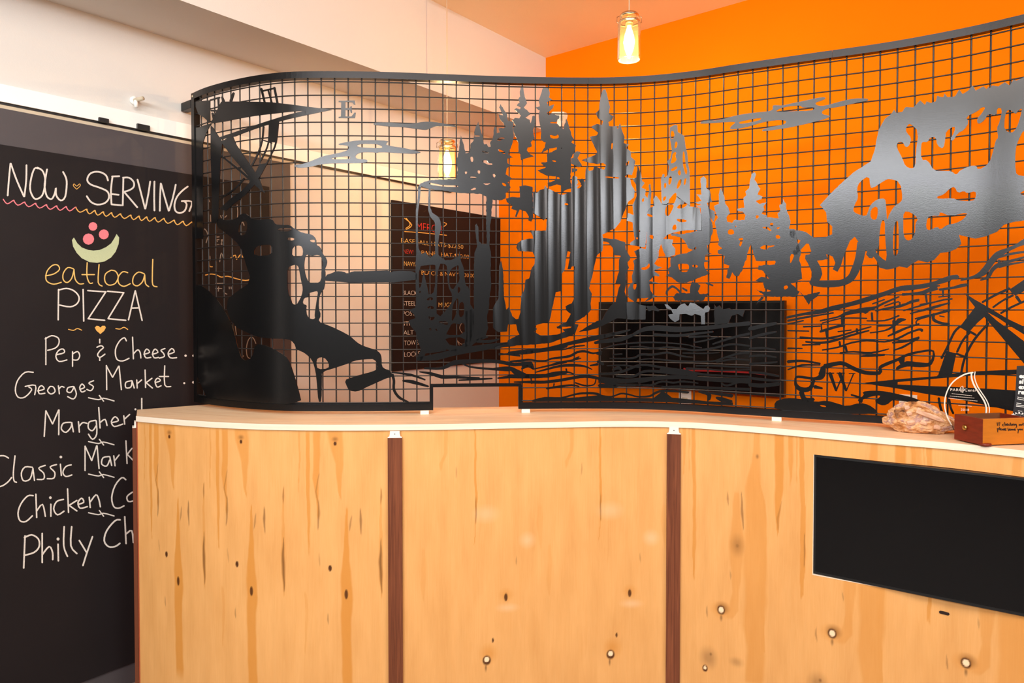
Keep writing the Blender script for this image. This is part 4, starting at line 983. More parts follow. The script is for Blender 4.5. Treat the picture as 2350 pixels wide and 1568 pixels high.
cut('pine_tree', 'A1', jag=.8, seg=4, smooth=0, ripple=.0012, label='pale steel pine right of the lattice spire', polys=['1080,668 1112,700 1110,790 1152,822 1162,900 1175,940 1118,950 1142,1010 1202,1040 1203,1108 1190,1152 1150,1100 1172,1155 1182,1250 1162,1300 1152,1380 1118,1402 1130,1470 1172,1490 1100,1502 A2 1100,110 1100,170 1152,180 1090,192 1090,240 1112,280 1152,312 1080,342 1000,372 960,397 1020,420 1050,442 1022,500 1042,530 1142,525 1100,562 1082,602 780,602 758,560 800,520 940,522 940,470 962,392 860,417 800,402 740,352 678,342 720,312 700,270 732,240 730,180 735,120 A1 750,1530 800,1500 905,1482 990,1440 1000,1462 925,1432 880,1350 830,1312 735,1292 745,1268 840,1282 920,1266 1010,1247 1052,1150 1008,1132 1008,1108 1060,1100 1050,1000 995,980 1060,972 985,946 1062,930 1008,858 1060,862 1050,690'],
    holes=[('A2', '808,213 860,208 920,213 932,245 917,290 880,302 830,292 818,250'), ('A2', '958,223 1020,222 1022,252 968,247'), '1000,1405 1005,1440 970,1450'])
cut('branch', 'A2', smooth=0, step=.017, strokes=['690,530,22 700,490,22 750,450,26 800,475,20 840,520,24'])
cut('branch', 'A2', smooth=0, step=.017, strokes=['860,468,20 905,495,22'])
cut('branch', 'A2', smooth=0, step=.017, strokes=['1110,415,18 1180,440,18'])
cut('running_animal', 'A2', tilt=.08, jag=.6, seg=5, smooth=0, label='light steel creature outline above the river', polys=['670,640 700,640 750,690 800,690 830,650 880,628 920,662 940,622 990,630 1050,670 1080,690 1100,660 1130,650 1152,680 1140,717 1100,727 1102,850 1060,850 1055,760 990,740 960,762 900,740 830,745 827,802 780,827 730,790 708,750 760,742 742,700 690,682'])
cut('driftwood', 'A2', jag=.8, seg=4, smooth=0, polys=['1195,640 1220,670 1250,650 1280,690 1350,680 1400,700 1520,700 1500,770 1440,740 1380,760 1350,835 1200,860'])
cut('driftwood', 'A2', jag=.8, seg=4, smooth=0, polys=['470,660 560,655 620,700 600,715 540,700 500,712'])
# --- dark pines in the middle right
cut('pine_tree', 'A3', jag=.8, seg=4, smooth=0, label='group of three dark steel pines before the skull-shaped cliff', polys=['250,328 270,370 290,440 300,500 332,540 347,600 310,640 320,690 370,700 390,670 500,670 512,620 480,580 428,572 425,550 500,540 488,440 520,410 510,370 550,330 560,250 575,180 610,163 622,190 605,240 642,300 668,340 640,400 692,420 680,450 620,470 660,500 735,480 700,530 712,560 680,600 737,620 740,640 820,650 862,652 850,600 880,572 870,510 900,500 910,448 942,500 940,550 972,620 988,680 972,760 1042,770 1060,900 1100,1000 1080,1100 1100,1150 1110,1290 1060,1310 1112,1320 990,1340 1052,1400 1130,1470 1200,1450 1302,1430 1270,1482 1200,1530 1180,1568 A2 2100,500 2060,560 1690,560 A3 620,1568 700,1500 702,1460 615,1402 700,1430 782,1420 710,1390 700,1330 618,1310 680,1270 762,1290 700,1210 640,1190 650,1150 820,1140 832,1112 820,1100 700,1105 620,1100 598,1030 570,920 530,1020 522,1090 500,1122 482,1190 440,1262 400,1262 370,1222 340,1292 308,1282 320,1200 342,1150 280,1130 290,1050 218,1020 218,990 270,970 220,930 230,880 208,800 188,690 220,640 190,570 178,520 230,500 228,400'],
    holes=['330,770 382,768 395,812 360,827 322,815', '430,870 487,853 480,900 462,952 443,940 458,890', '678,750 740,738 792,780 770,788 740,763', '830,828 872,828 882,867 835,867', '658,962 720,930 760,945 822,933 812,950 750,960 740,987 690,977', '618,620 652,620 650,647 623,657', '983,1032 1032,1028 1000,1112 983,1132', '913,1372 950,1358 967,1385 925,1412', '768,702 807,698 800,737 775,732', '838,748 882,745 850,772', '400,735 412,728 415,745 403,748'])
# --- big skull-shaped cliff on the right
top = ' R1 10,1160 40,1200 110,1185 130,1150 150,1128 240,1132 300,1070 322,1048 380,1102 400,1060 450,1080 510,1060 528,990 560,1005 600,1010 615,965 650,1010 740,1000 760,970 790,918 830,972 900,930 950,868 990,932 1080,880 1120,912 1145,880 1160,905 1190,868 1260,882 1340,830 1400,870 1440,800 1480,812 1568,770 1700,720 1850,690 2100,640'
cut('cliff_face', 'A4', jag=.35, seg=6, smooth=0, label='huge steel cliff shaped like an open-jawed skull', polys=[
    '280,745 330,690 400,620 490,540 600,470 625,400 640,320 650,270 690,200 730,170' + top + ' A4 1900,800 1568,842 1500,852 1440,870 1400,912 1330,942 1260,957 1158,933 1172,990 1140,1022 1100,1040 1040,1047 1000,1092 960,1107 900,1095 860,1117 830,1142 780,1132 740,1147 700,1152 655,1140 645,1110 622,1075 585,1045 540,1000 500,945 470,970 432,1060 412,1130 390,1167 360,1150 377,1110 360,1070 318,1055 330,1087 240,1100 200,1072 225,1040 210,990 160,985 180,950 90,940 90,905 150,905 190,915 240,950 310,950 357,930 357,880 325,850 318,790'],
    strokes=['545,985,60 530,1080,56 505,1150,52 470,1210,46 400,1240,40 300,1245,40 225,1235,34', '235,1235,40 262,1180,66 235,1110,60 200,1070,40', '590,1045,44 605,1070,34', '100,930,36 180,960,44 150,1010,36 120,1050,30'],
    holes=['512,642 530,598 590,558 597,630 612,640 690,588 720,578 787,600 802,700 790,727 750,750 718,800 703,850 697,740 690,702 640,708 597,745 582,790 570,817 510,800 487,780 500,740 522,700',
    '600,770 640,750 647,790 635,842 598,830', '668,842 690,838 690,940 705,1102 670,1082 623,1030 652,1020 655,930', '750,860 772,838 777,900 777,1040 755,1072 743,1050 740,950', '808,785 850,788 902,830 882,860 882,920 860,962 830,972 808,940 805,860',
    '958,822 990,812 1035,815 1035,785 1100,817 1217,788 1190,832 1140,860 1080,870 1040,902 1020,880 970,907 948,890', '1015,692 1060,680 1100,640 1130,628 1150,670 1190,655 1210,672 1262,655 1267,690 1247,722 1150,717 1120,700 1028,707',
    '820,265 840,230 862,240 902,280 885,420 882,500 860,517 818,500 800,450 763,380 768,350 802,345 820,382 845,370 857,320 828,290',
    '918,360 930,345 960,348 975,318 1012,315 1020,370 1060,392 1072,320 1075,280 1130,243 1132,280 1100,332 1120,342 1150,290 1190,272 1222,220 1198,190 1280,150 1295,130 1327,125 1300,170 1270,200 1277,238 1320,210 1340,168 1395,182 1398,130 1432,135 1415,220 1395,262 1407,320 1390,335 1375,400 1350,482 1280,527 1262,488 1170,520 1140,557 1110,530 1060,530 1000,530 960,460 918,462',
    '1458,150 1480,143 1500,160 1518,170 1530,150 1557,130 1548,180 1522,260 1490,293 1443,270 1445,200', '1660,255 1568,265 1530,340 1513,400 1513,540 1540,562 1660,565', '1545,662 1620,640 1620,690 1550,682', '1700,250 1760,240 1780,420 1700,430'])
# --- rock strata lines on the right
cut('rock_strata', 'A5', smooth=0, step=.017, label='thin layered steel rock lines right of the dark pines', strokes=[
    '100,662,20 250,632,25 400,610,40 520,578,45 680,540,40 820,500,45 980,448,40 1130,400,45 1300,383,40 1450,350,36 1568,315,40', ('A6', '330,550,50 500,530,45 640,500,45 800,440,45 885,430,50'), ('A6', '920,462,16 1060,428,34 1150,380,70 1230,275,66 1300,200,66 1400,150,40 1500,105,34 1568,70,60 1700,20,60'),
    ('A6', '1120,462,14 1200,430,34 1240,360,40 1300,310,44 1420,270,30 1568,228,22 1700,190,20'), ('A6', '1300,230,20 1420,195,26 1568,172,22 1700,160,20'), ('A6', '1310,330,18 1420,300,22 1568,275,16 1700,250,16'), ('A6', '1310,260,30 1320,320,26'),
    ('A6', '700,560,24 840,540,26 920,520,36 980,510,30'), ('A6', '735,560,22 735,620,22'), ('A6', '690,635,14 810,625,14'), ('A6', '400,600,18 520,585,22 640,530,20 700,520,14'), ('A6', '330,720,14 400,680,14 475,660,10'), ('A6', '500,715,20 640,690,18 740,665,18 830,655,16'), ('A6', '400,805,12 500,780,20 650,745,18 790,700,10'),
    ('A6', '450,860,18 560,830,18 650,810,16 800,770,26'), ('A6', '640,810,30 640,870,34 720,905,28 800,912,22'), ('A6', '700,830,12 750,840,12'),
    '110,692,20 260,662,20 400,640,15 520,620,15', '110,722,14 250,690,14', '400,692,14 560,657,16 640,625,34 760,600,44 820,590,44 900,570,20 980,530,20 1110,475,14', '420,712,12 580,672,12 700,667,14 820,670,12', '250,745,16 400,740,14', '110,780,14 300,785,12',
    '400,790,20 430,780,24 560,742,24 620,737,20', '220,840,16 420,852,20 560,832,18 700,790,16 860,745,12', '270,880,16 400,890,22 520,872,22 680,822,20 840,780,14', '240,910,14 400,905,14', '420,955,12 560,930,16 680,890,16 820,870,16 980,880,16 1100,850,20 1200,800,18 1290,770,20 1318,780,30',
    '110,940,18 240,940,10', '580,980,12 700,970,14 860,980,18 1020,945,10', '770,1010,14 860,1005,24 980,998,18', '850,800,12 980,780,14 1060,740,24 1110,690,44 1170,680,12', '900,602,14 1000,580,18 1110,562,26 1200,532,20 1290,500,14', '820,692,12 980,690,14 1110,645,16', '865,620,20 870,690,20', '597,640,24 600,740,22',
    '455,780,22 465,845,22', '628,920,22 640,972,22', '915,900,20 915,970,20', '1350,450,24 1360,525,18', '410,720,14 415,790,14', '575,880,20 582,925,20', '1060,690,22 1062,800,20', '1150,600,12 1290,560,16 1400,530,14', '1210,627,12 1340,590,16 1450,560,20 1568,530,14', '1270,735,14 1275,685,14 1420,640,16 1568,600,16',
    '1010,830,14 1100,790,24 1180,755,20 1290,720,14', '1050,890,14 1120,880,24 1200,870,24 1290,840,16', '1060,957,10 1140,930,20 1230,880,18 1290,850,12', '920,740,12 1000,735,14 1060,730,14', '560,790,12 680,775,12', '730,765,22 735,800,20', '870,540,12 980,500,14', '980,560,12 1105,520,14 1115,560,20', '1140,545,14 1290,512,12', '800,612,40 830,600,30',
    '1140,455,24 1230,450,20 1330,440,30 1450,390,20', '1360,430,24 1460,405,14'])
cut('shoreline', 'A5', smooth=0, step=.017, label='steel shoreline line with a loop like an eye', strokes=['110,1060,30 240,1052,22 400,1077,16', '110,1132,12 240,1090,18 400,1090,10', '440,1102,44 560,1075,36 620,1080,36 700,1120,36 800,1157,36 935,1160,34 940,1112,30 1000,1080,30 1100,1040,26 1180,1000,24 1300,970,20 1418,965,18 1395,1075,30 1300,1088,44 1180,1080,50 1090,1122,24',
    '430,1110,44 418,1170,64 400,1200,50 340,1212,24 200,1195,22 178,1230,20 190,1280,36 240,1312,44 310,1300,40 345,1225,24', '350,1285,34 420,1300,16', '230,1330,44 262,1400,44 340,1400,34', '1150,1010,30 1130,1060,60'])
cut('ground_mound', 'A5', smooth=1, step=.017, polys=['-10,1420 60,1395 130,1385 250,1398 360,1422 460,1408 560,1437 640,1462 760,1428 840,1448 900,1490 925,1530 500,1530 -10,1500', '775,1330 880,1318 1000,1328 1120,1355 1260,1388 1355,1440 1300,1462 1200,1425 1100,1395 1050,1405 1000,1450 940,1452 885,1412 930,1385 945,1362 880,1368 800,1392 750,1422 735,1400 800,1360'], strokes=['680,1358,16 770,1388,18 770,1425,20'], holes=['398,1448 450,1455 455,1470 405,1462'])
cut('compass_letter', 'A5', smooth=0, step=.017, label='steel letter W', strokes=['490,1165,34 545,1320,22', '545,1320,12 600,1190,14', '577,1165,34 635,1320,22', '637,1320,10 700,1170,12', '455,1163,10 525,1163,10', '550,1163,10 620,1163,10', '660,1167,9 715,1167,9'])
# --- right compass rose
cut('compass_rose', 'A6', smooth=0, holes_smooth=0, step=.017, label='black steel compass rose at the right end', polys=[
    ('A5', '805,1248 1130,1215 1450,1190 A6 680,1440 1070,1400 1480,1382 1568,1372 1750,1355 1750,1410 1568,1430 1080,1440 680,1474 270,1510 R8 340,428 600,445 1150,462 2190,520 2600,545 2600,930 2130,842 1900,790 1200,640 700,560 340,490 0,440 A5 805,1252'),
    '770,1190 872,1216 822,1460 680,1452', '905,945 1000,1000 1090,900 1160,840 1212,900 1300,1000 1450,1180 1568,1320 1800,1560 1800,1280 1568,1100 1568,1090 1400,960 1290,880 1190,790 1300,850 1420,930 1568,1020 1700,1090 1700,1040 1568,990 1568,940 1400,860 1250,770 1130,700 1060,660 955,594 1000,660 1065,740',
    '1418,560 1568,458 1720,400 1720,540 1568,575 1480,622 1450,602'],
    strokes=['720,1265,26 780,1150,24 850,1000,26 912,938,24', '1140,690,22 1280,612,24 1420,548,26', '880,1200,24 940,1080,22 1012,998,26', '1250,742,20 1350,672,20 1455,618,24', '920,1430,24 960,1260,26 1060,1070,26 1205,905,24', '1330,802,22 1420,750,22 1568,682,22 1700,640,22', '870,1218,22 965,1252,22', '1010,990,24 1072,1025,24', '1490,630,32 1535,695,28',
    ('R8', '985,640,40 1005,760,40 1055,900,40 1140,1010,40'), ('R8', '1145,660,36 1170,790,36 1210,880,34')])
# --- ripples and ground lines along the river
cut('water_ripples', 'A7', smooth=0, step=.017, label='wavy steel water lines along the bottom of the screen', polys=['195,1038 330,1010 540,1005 700,995 900,975 960,1000 1300,1003 1500,1008 1600,930 1650,960 1700,1000 1900,1020 2080,1040 2360,1052 2360,1080 1400,1045 195,1045'],
    strokes=['-60,520,30 60,505,36 200,492,35 340,478,36 500,440,36 620,410,40 800,372,52 950,340,50 1010,322,30 1250,268,14', '-40,530,24 150,520,20 300,502,16 420,488,14 550,478,16 640,450,18 760,438,14', '870,410,30 960,392,40 1150,370,50 1290,320,26',
    '-40,612,20 150,592,24 250,602,15 340,600,15 400,580,20 480,570,24 600,552,28 680,510,26 760,500,26 850,522,20 945,505,18', '400,642,10 480,622,18 600,602,22 720,575,12', '230,727,10 330,700,20 480,662,26 620,650,34 760,662,20 840,697,10', '-60,770,40 100,772,44 300,770,36 420,737,30 560,722,20 640,745,14',
    '0,832,12 200,832,34 330,832,34 480,815,32 620,790,32 760,770,36 900,790,30 960,825,40 1100,862,34 1300,872,22 1450,860,14', '350,902,20 480,882,26 620,865,20 700,880,14', '660,840,16 760,870,18 860,860,14 882,800,14', '80,690,16 150,660,30 200,685,22', '150,620,20 160,660,16', '560,690,20 570,730,14', '900,610,30 960,640,30', '820,655,16 900,640,30', '890,520,30 935,530,30', '640,590,26 700,560,14',
    '200,1032,14 330,1006,26 500,1005,22 600,980,18 700,957,22 820,952,26 900,962,26 950,985,26 1050,990,18 1150,957,18 1240,967,18 1330,990,16 1460,985,22 1520,952,26 1600,927,26 1750,932,24 1880,945,20', '1990,937,16 2100,962,44 2100,1020,34', '2180,1000,20 2240,1020,50 2350,1040,20', '2100,950,20 2200,960,30 2350,980,40', '180,780,16 190,850,14', '430,850,16 425,890,14'])
cut('water_ripples', 'Z5', smooth=0, step=.017, label='wavy steel water lines below the posts', strokes=['230,1350,30 400,1330,60 560,1290,56 760,1255,56 960,1225,44 1100,1215,36', '290,1432,16 450,1432,26 560,1382,44 760,1368,34 950,1372,32 1100,1400,32 1250,1382,26', ('Z3', '780,1195,10 950,1217,22 1080,1262,14'), ('Z3', '880,1270,16 970,1282,34 1110,1322,16'), ('Z3', '1030,1190,10 1130,1205,26 1230,1235,34 1350,1238,24 1568,1248,20'),
    '950,1522,14 1150,1502,34 1400,1500,34 1568,1470,24', '880,1440,12 1050,1432,34 1120,1470,56 1200,1500,40', '330,1290,18 480,1268,16', '960,1310,14 1200,1290,18 1400,1260,30 1568,1230,34', '960,1300,12 1150,1320,16', '620,1380,14 700,1420,16 900,1440,22 1050,1450,20', '1180,1420,20 1240,1390,44 1270,1440,20', '1270,1440,10 1450,1400,18 1568,1375,20', '600,1540,12 800,1530,18 900,1525,12',
    '640,1230,40 760,1180,20 860,1150,12', '760,1190,22 880,1190,26 960,1170,14'])
lines = ['-20,990,44 150,950,30 300,912,16', '330,965,26 450,905,44 600,890,60 800,905,60 1000,895,44 1200,880,44 1350,862,40 1568,840,44', '20,1108,16 150,1070,14 350,1048,18 550,1042,16 800,1055,14 960,1077,10', '300,1092,12 430,1088,16 560,1105,20 700,1092,16 850,1107,18 1000,1127,22 1200,1100,22 1380,1062,22 1568,1080,18', '980,1042,14 1100,1022,18 1240,985,12',
    '560,960,30 800,970,30 1000,950,26 1180,930,20', '930,985,24 1150,975,16', '1180,1060,16 1300,1020,22 1450,975,26 1568,950,26', '120,1172,14 220,1165,14', '90,1212,12 330,1210,20 420,1170,24 550,1172,22 700,1150,22 850,1187,20 975,1200,10', '380,1235,14 520,1215,12 800,1240,20 1150,1245,18 1300,1205,20 1450,1160,22 1568,1150,20',
    '120,1335,20 180,1310,40 220,1345,14', '-20,1375,26 120,1370,26 240,1345,28 420,1280,26 600,1300,24 800,1330,18 900,1345,26 1060,1380,26 1300,1395,18 1568,1405,20', '160,1400,16 330,1405,26 450,1350,26 600,1350,28 750,1370,26 900,1382,16', '640,1330,60 850,1350,50 1000,1390,50', '-20,1425,44 200,1450,50 400,1440,44 600,1420,44 760,1410,44 900,1412,40 1100,1430,44 1300,1440,50 1568,1450,60',
    '390,1472,12 480,1450,22 550,1435,20', '-20,1500,44 160,1505,26 230,1490,18 500,1500,22 640,1455,22 760,1470,20 870,1455,22 1025,1475,12', '640,1515,20 900,1510,26 1200,1525,26 1568,1540,30', '1270,1475,16 1330,1500,22 1450,1465,22 1568,1460,30', '950,1080,12 1060,1100,14', '1000,1290,14 1200,1290,18 1400,1300,20 1568,1310,20', '1220,1250,20 1400,1220,18 1568,1230,16', '860,1155,14 1100,1158,16 1250,1150,10', '900,1320,30 1100,1325,18 1300,1340,16 1568,1330,12', '1340,1200,14 1420,1205,12', '60,1290,12 240,1285,18 420,1310,14', '980,1150,0.1 985,1090,16',
    '1568,1110,20 1700,1100,24 1840,1120,16', '1568,1190,22 1700,1180,26 1850,1200,14', '1568,1000,26 1700,960,30 1850,930,18', '1568,1270,22 1720,1262,26 1860,1250,16', '1568,1360,24 1720,1370,30 1880,1400,20', '1568,900,40 1700,870,40 1850,840,30', '1568,1490,40 1700,1500,44 1880,1480,40', '1568,1420,26 1750,1440,30 1900,1450,16']
cut('water_ripples', 'A2', smooth=0, step=.017, label='dense wavy steel water lines before the dark television', strokes=lines)

# ================================================================ things standing on the counter
# rough quartz rock: a chipped mass with crystals lying in its hollow
from mathutils import noise as mnoise
def rock():
    c = on_z(2112, 992, -.40); c.y -= .012; c.x -= .008
    root = empty('quartz_rock', (c.x, c.y, ZT), 'rough tan and pink quartz rock on the counter left of the wooden box', 'rock')
    a = math.radians(-20); ca, sa = math.cos(a), math.sin(a)
    def place(p, lo): return Vector((c.x + p.x * ca - p.y * sa, c.y + p.x * sa + p.y * ca, ZT + p.z - lo))
    bm = bmesh.new(); bmesh.ops.create_icosphere(bm, subdivisions=6, radius=1.0)
    rng = random.Random(11)
    planes = [(Vector((-1, -.25, .1)), .80), (Vector((-.6, -.5, .75)), .86), (Vector((.15, -.35, 1)), .80), (Vector((.75, -.3, .72)), .70), (Vector((1, -.3, 0)), .86), (Vector((.8, -.6, -.55)), .84), (Vector((-.7, -.6, -.6)), .84),
              (Vector((-.2, -1, .1)), .82), (Vector((.3, -1, -.2)), .84), (Vector((0, -.7, -1)), .80), (Vector((0, 1, .2)), .8), (Vector((-.4, .6, .8)), .85), (Vector((.5, .6, .5)), .8), (Vector((0, 0, -1)), .74)]
    planes += [(Vector((rng.uniform(-1, 1), rng.uniform(-1, .6), rng.uniform(-1, 1))), rng.uniform(.86, .94)) for _ in range(22)]
    for v in bm.verts:
        p = v.co.normalized() * 1.02
        for (n, d) in planes:
            n = n.normalized(); k = p.dot(n)
            if k > d: p -= n * (k - d)
        # hollow in the front
        q = Vector(((p.x - .12) / .62, (p.z + .02) / .55, 0)).length
        if p.y < 0 and q < 1: p.y += .30 * (1 - q * q) ** .8
        n1 = mnoise.noise(p * 2.6); n2 = mnoise.noise(p * 7.0 + Vector((3, 1, 2))); n3 = mnoise.noise(p * 17.0)
        p *= 1 + .07 * n1 + .055 * n2 + .03 * n3
        v.co = Vector((p.x * .108, p.y * .050, p.z * .058 - .010 * max(0, p.x + .1) * (1 if p.z > 0 else .2)))
    lo = min(v.co.z for v in bm.verts)
    for v in bm.verts: v.co = place(v.co, lo)
    me = bpy.data.meshes.new('rock_mass'); bm.to_mesh(me); bm.free()
    child_at(link('rock_mass', me, M_ROCK), root)
    def crystal(p0, p1, r0, r1, seed):
        p0 = place(Vector(p0), lo); p1 = place(Vector(p1), lo)
        t = (p1 - p0).normalized(); u = t.cross(Vector((0, 1, .2))).normalized(); w = t.cross(u)
        g = random.Random(seed); vs = []; fs_ = []; n = 6
        rings = [(0, .35), (.08, 1), (.45, 1.05), (.82, .92), (1.0, .30)]
        ph = g.uniform(0, 1)
        for (k, m_) in rings:
            r = (r0 + (r1 - r0) * k) * m_
            for i in range(n):
                an = 2 * math.pi * (i + ph) / n
                vs.append(p0 + (p1 - p0) * k + u * math.cos(an) * r * g.uniform(.9, 1.1) + w * math.sin(an) * r * g.uniform(.6, .8))
        for j in range(len(rings) - 1):
            for i in range(n): fs_.append((j * n + i, j * n + (i + 1) % n, (j + 1) * n + (i + 1) % n, (j + 1) * n + i))
        fs_.append(tuple(range(n))[::-1]); fs_.append(tuple((len(rings) - 1) * n + i for i in range(n)))
        o = mesh_obj('crystal', vs, fs_, M_CRYSTAL, root)
        bv = o.modifiers.new('bevel', 'BEVEL'); bv.width = .0012; bv.segments = 2
    crystal((-.022, -.030, .034), (.058, -.036, .000), .0125, .008, 1)
    crystal((-.046, -.036, .018), (-.030, -.038, .024), .009, .008, 2)
    crystal((-.044, -.034, -.012), (-.022, -.040, -.004), .009, .010, 3)
    crystal((-.006, -.030, -.004), (.012, -.036, -.012), .009, .007, 4)
    crystal((-.050, -.024, .034), (-.034, -.026, .040), .010, .007, 5)
    crystal((.030, -.034, -.018), (.052, -.036, -.022), .008, .007, 6)
rock()

# wooden drawer box
K = Vector((1.371, 1.947, ZT)); bxd = Vector((.985, .17, 0)).normalized(); byd = Vector((-.17, .985, 0)).normalized(); HB = .080; WB = .160; DB = .100; TB = .009
KZ = K + Vector((0, 0, .004))
box = empty('wooden_box', K, 'open stained wooden box with a handwritten note, at the right end of the counter', 'box')
obb_box('front_board', KZ, bxd * WB, byd * TB, (0, 0, HB - .004), M_YELBOX, box, bevel=.0008)
obb_box('side_board', KZ - bxd * .0, bxd * -.0012 + Vector((0, 0, 0)), byd * DB, (0, 0, HB - .004), M_REDBOX, box)
obb_box('side_board', KZ + byd * TB, bxd * TB, byd * (DB - 2 * TB), (0, 0, HB - .0045), M_REDBOX, box)
obb_box('side_board', KZ + bxd * (WB - TB) + byd * TB, bxd * TB, byd * (DB - 2 * TB), (0, 0, HB - .004), M_REDBOX, box)
obb_box('back_board', KZ + byd * (DB - TB), bxd * WB, byd * TB, (0, 0, HB - .004), M_BOXIN, box)
obb_box('bottom_board', KZ + bxd * TB + byd * TB + Vector((0, 0, .004)), bxd * (WB - 2 * TB), byd * (DB - 2 * TB), (0, 0, .006), M_BOXIN, box)
kn = K + byd * .058 + Vector((0, 0, .046))
qk = (-bxd).to_track_quat('Z', 'Y').to_matrix().to_4x4()
kb = lathe('knob', (0, 0, 0), [(0.0001, .009), (0.006, .008), (0.009, .005), (0.007, .002), (0.006, -.001)], M_BRASS, None, 24)
kb.data.transform(Matrix.Translation(kn - bxd * .0012) @ qk); child_at(kb, box)
ft = lathe('foot', (K.x + .012, K.y + .008, ZT), [(0.0001, 0.0), (0.013, 0.0003), (0.0175, .004), (0.0155, .009), (.0001, .011)], M_REDBOX, box, 20)
fr = -byd
def on_box(crop, strokes, m, name, w=10):
    P = [stroke_px(crop, t, w) for t in strokes]
    pl = Plan([np.array([K.x, K.y]) - np.array([byd.x, byd.y]) * .0008 - np.array([bxd.x, bxd.y]) * .01, np.array([K.x, K.y]) + np.array([bxd.x, bxd.y]) * .16 - np.array([byd.x, byd.y]) * .0008], smooth=False)
    return sheet(name, pl, P, thick=.0006, step=0, m=m, parent=box)
on_box('G2', ['760,470 775,580', '820,470 835,585', '820,475 870,465', '825,520 870,515', '1000,520 955,545 970,590 1010,590', '1030,460 1050,590', '1050,540 1085,520 1100,580', '1110,550 1150,530 1120,510 1105,560 1160,580', '1205,520 1175,550 1210,580', '1235,480 1250,580', '1290,520 1250,545 1290,580', '1310,520 1315,575',
    '1335,575 1345,520 1380,530 1385,575', '1440,520 1405,540 1440,570', '1445,520 1465,620 1430,650', '1580,530 1545,560 1590,580 1595,540', '1620,530 1640,575 1665,535', '1690,480 1700,575', '1670,520 1720,515'], M_INK, 'handwriting', 22)
on_box('G2', ['765,680 785,820', '770,690 815,680 820,730 780,740', '845,640 860,740', '880,720 915,700 885,690 880,740 925,745', '975,700 940,720 970,745 985,700 990,745', '1030,690 1005,705 1030,730 1005,750', '1045,725 1085,700 1055,690 1045,740 1085,760', '1145,660 1170,770', '1200,730 1240,710 1205,700 1200,745 1245,750',
    '1290,705 1260,730 1295,750 1300,705 1310,750', '1325,705 1345,750 1370,705', '1385,735 1420,710 1390,700 1380,745 1425,755', '1495,700 1520,740', '1550,700 1525,760 1510,850', '1590,700 1570,725 1595,745 1615,720 1590,700', '1635,700 1640,740 1670,740 1675,700'], M_INK, 'handwriting', 22)

# acrylic flame award
A0 = on_z(2215, 1000, -.40); AY = 2.095
awp = Plan([np.array([1.30, 2.122]), np.array([1.52, 2.073])], smooth=False)
aw = empty('glass_award', (1.44, AY, ZT), 'clear flame-shaped acrylic award with etched text behind the wooden box', 'award')
outl = '1555,205 1400,258 1260,335 1170,425 1110,535 1080,650 1072,760 1088,850 1120,950 1180,1062 1230,1150 1640,1180 1700,1080 1735,900 1735,780 1695,680 1625,570 1545,450 1505,340 1500,245'
sheet('flame_plate', awp, [px('R8', '1515,238 1400,265 1260,342 1172,430 1113,540 1083,650 1076,760 1092,850 1124,950 1183,1060 1230,1150 1640,1180 1700,1080 1728,900 1728,780 1690,680 1620,570 1540,450 1500,340 1495,250')], thick=.010, step=0, m=M_ACRYL, parent=aw)
awf = awp.offset(.0058); awb = awp.offset(-.006)
sheet('edge_highlight', awf, [stroke_px('R8', '1520,240,22 1400,265,22 1260,342,20 1172,430,20 1113,540,18 1083,650,20 1076,760,20 1092,850,20 1124,950,20 1183,1060,18'), stroke_px('R8', '1497,240,24 1500,335,26 1545,455,26 1622,572,24 1692,682,24 1727,782,26 1722,900,26 1700,1000,24')], thick=.0008, step=0, m=M_ACRYL_E, parent=aw)  # opaque pale strips paint the bright edge light of the clear plate
sheet('edge_highlight', awb, [stroke_px('R8', '1553,228,14 1545,320,16 1590,455,18 1665,570,16 1740,690,16 1775,800,16 1768,900,16 1750,1000,16')], thick=.0008, step=0, m=M_ACRYL_E, parent=aw)
s_a, z_a = awf.hit(*px('G1', '225,645')[0]); xa, ya = awf.offset(.001).xy(float(s_a))
adir = Vector((.22, -.049, 0)).normalized()
text_mesh('etched_text', 'PARO Centre', .0125, M_ETCH, (float(xa), float(ya), float(z_a)), adir, (0, 0, 1), aw, .0002, spacing=1.12)
s_a, z_a = awf.hit(*px('G1', '500,1150')[0]); xa, ya = awf.offset(.001).xy(float(s_a))
text_mesh('etched_text', '2018', .010, M_ETCH, (float(xa), float(ya), float(z_a)), adir, (0, 0, 1), aw, .0002, spacing=1.2)
awt = awp.offset(.007)
sheet('etched_emblem', awt, [stroke_px('G1', t, 9) for t in ('490,550,9 500,600,9 510,680,9', '540,520,9 540,690,9', '580,555,9 570,620,9 560,690,9', '470,590,9 520,660,9', '610,590,9 560,660,9', '500,560,7 540,515,7 580,560,7')], thick=.0003, step=0, m=M_ETCH, parent=aw)
rows = []
for (x0, y0, x1, y1, n) in ((270, 712, 800, 770, 11), (225, 775, 860, 828, 13), (180, 830, 940, 905, 15), (440, 1010, 790, 1040, 7)):
    for i in range(n):
        a = (i + .08) / n; b = (i + .80) / n
        rows.append('%g,%g %g,%g' % (x0 + (x1 - x0) * a, y0 + (y1 - y0) * a, x0 + (x1 - x0) * b, y0 + (y1 - y0) * b))
sheet('etched_lines', awt, [stroke_px('G1', t, 11) for t in rows], thick=.0003, step=0, m=M_ETCH, parent=aw)

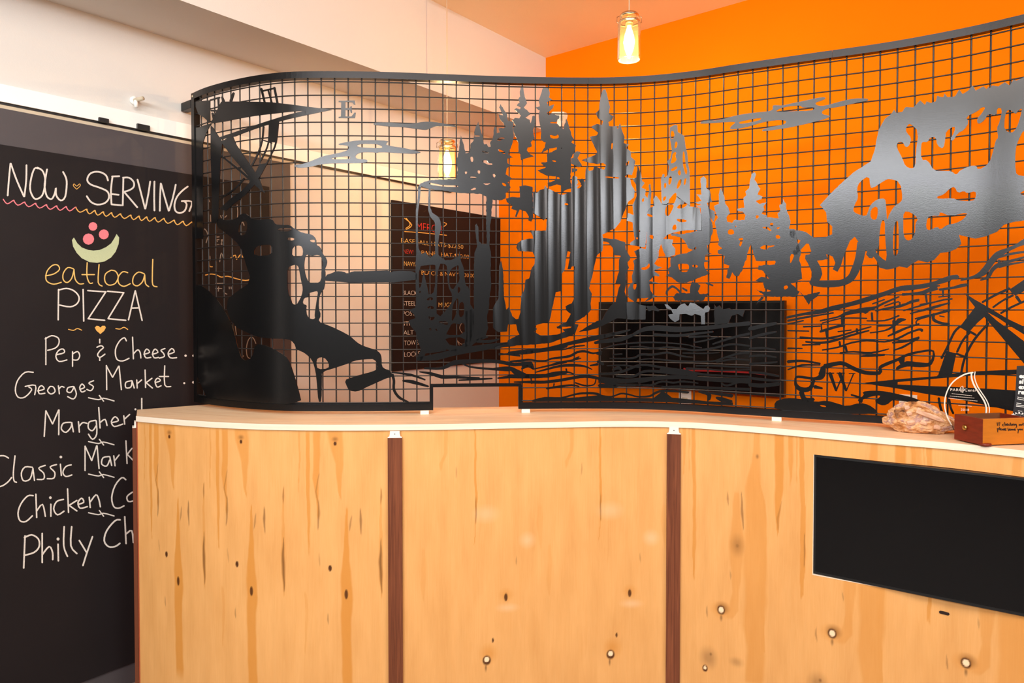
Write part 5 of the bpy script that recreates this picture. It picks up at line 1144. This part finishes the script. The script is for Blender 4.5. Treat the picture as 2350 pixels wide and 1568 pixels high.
# black leaning card at the right edge
SGY = 2.00
sgn = Plan([np.array([1.50, 2.062]), np.array([1.64, 1.937])], smooth=False)
sg = empty('black_card', (1.57, SGY, ZT), 'black printed card with bold white text standing behind the wooden box at the right edge', 'card')
sheet('card', sgn, [px('G1', '1945,0 2500,-20 2420,1990 1745,1890 1900,820')], thick=.003, step=0, m=M_SIGN, parent=sg)
sgf = sgn.offset(.0024); sdir = Vector((.14, -.125, 0)).normalized(); sup = Vector((.10, 0, 1)).normalized()
for (b, x, y) in (('eat', 2000, 308), ('slow', 1995, 450), ('explore', 1985, 588), ('repeat', 1970, 720)):
    s_a, z_a = sgf.hit(*px('G1', '%d,%d' % (x, y))[0]); xa, ya = sgf.xy(float(s_a))
    text_mesh('card_text', b[:2] if b != 'repeat' else 'rep', .0185, M_PRINT, (float(xa), float(ya), float(z_a)), sdir, sup, sg, .0002, bold=.0008)
sheet('card_lines', sgf, [stroke_px('G1', t, 13) for t in ('1965,800,16 2000,812,16', '2015,815,16 2130,830,16', '1955,845,16 2150,885,16', '1940,955,18 2055,970,18', '1930,1000,14 2130,1025,14', '1925,1035,14 2130,1060,14', '1975,1155,14 2020,1158,14', '2030,1160,14 2080,1166,14')], thick=.0003, step=0, m=M_PRINT, parent=sg)
pa, pz = px('G1', '1975,1420')[0]
cxn, cyn = 1985, 1470
def arc_text(word, r, a0, a1, size):
    n = len(word)
    for i, ch in enumerate(word):
        a = math.radians(a0 + (a1 - a0) * i / (n - 1))
        x = cxn + r * math.cos(a); y = cyn - r * math.sin(a)
        s_a, z_a = sgf.hit(*px('G1', '%g,%g' % (x, y))[0]); xa, ya = sgf.xy(float(s_a))
        t = Vector((sdir.x * math.sin(a), sdir.y * math.sin(a), -math.cos(a))); u_ = Vector((sdir.x * math.cos(a), sdir.y * math.cos(a), math.sin(a)))
        text_mesh('card_letter', ch, size, M_PRINT, (float(xa), float(ya), float(z_a)), t, u_, sg, .0002, bold=.0003)
arc_text('MARKET', 235, 128, 35, .0085)
sheet('card_emblem', sgf, [stroke_px('G1', '%g,%g,%g %g,%g,%g' % (cxn + 100 * math.cos(a), cyn - 100 * math.sin(a), 26, cxn + 178 * math.cos(a), cyn - 178 * math.sin(a), 40)) for a in [math.radians(d) for d in (25, 50, 75, 100, 125, 150)]], thick=.0003, step=0, m=M_PRINT, parent=sg)
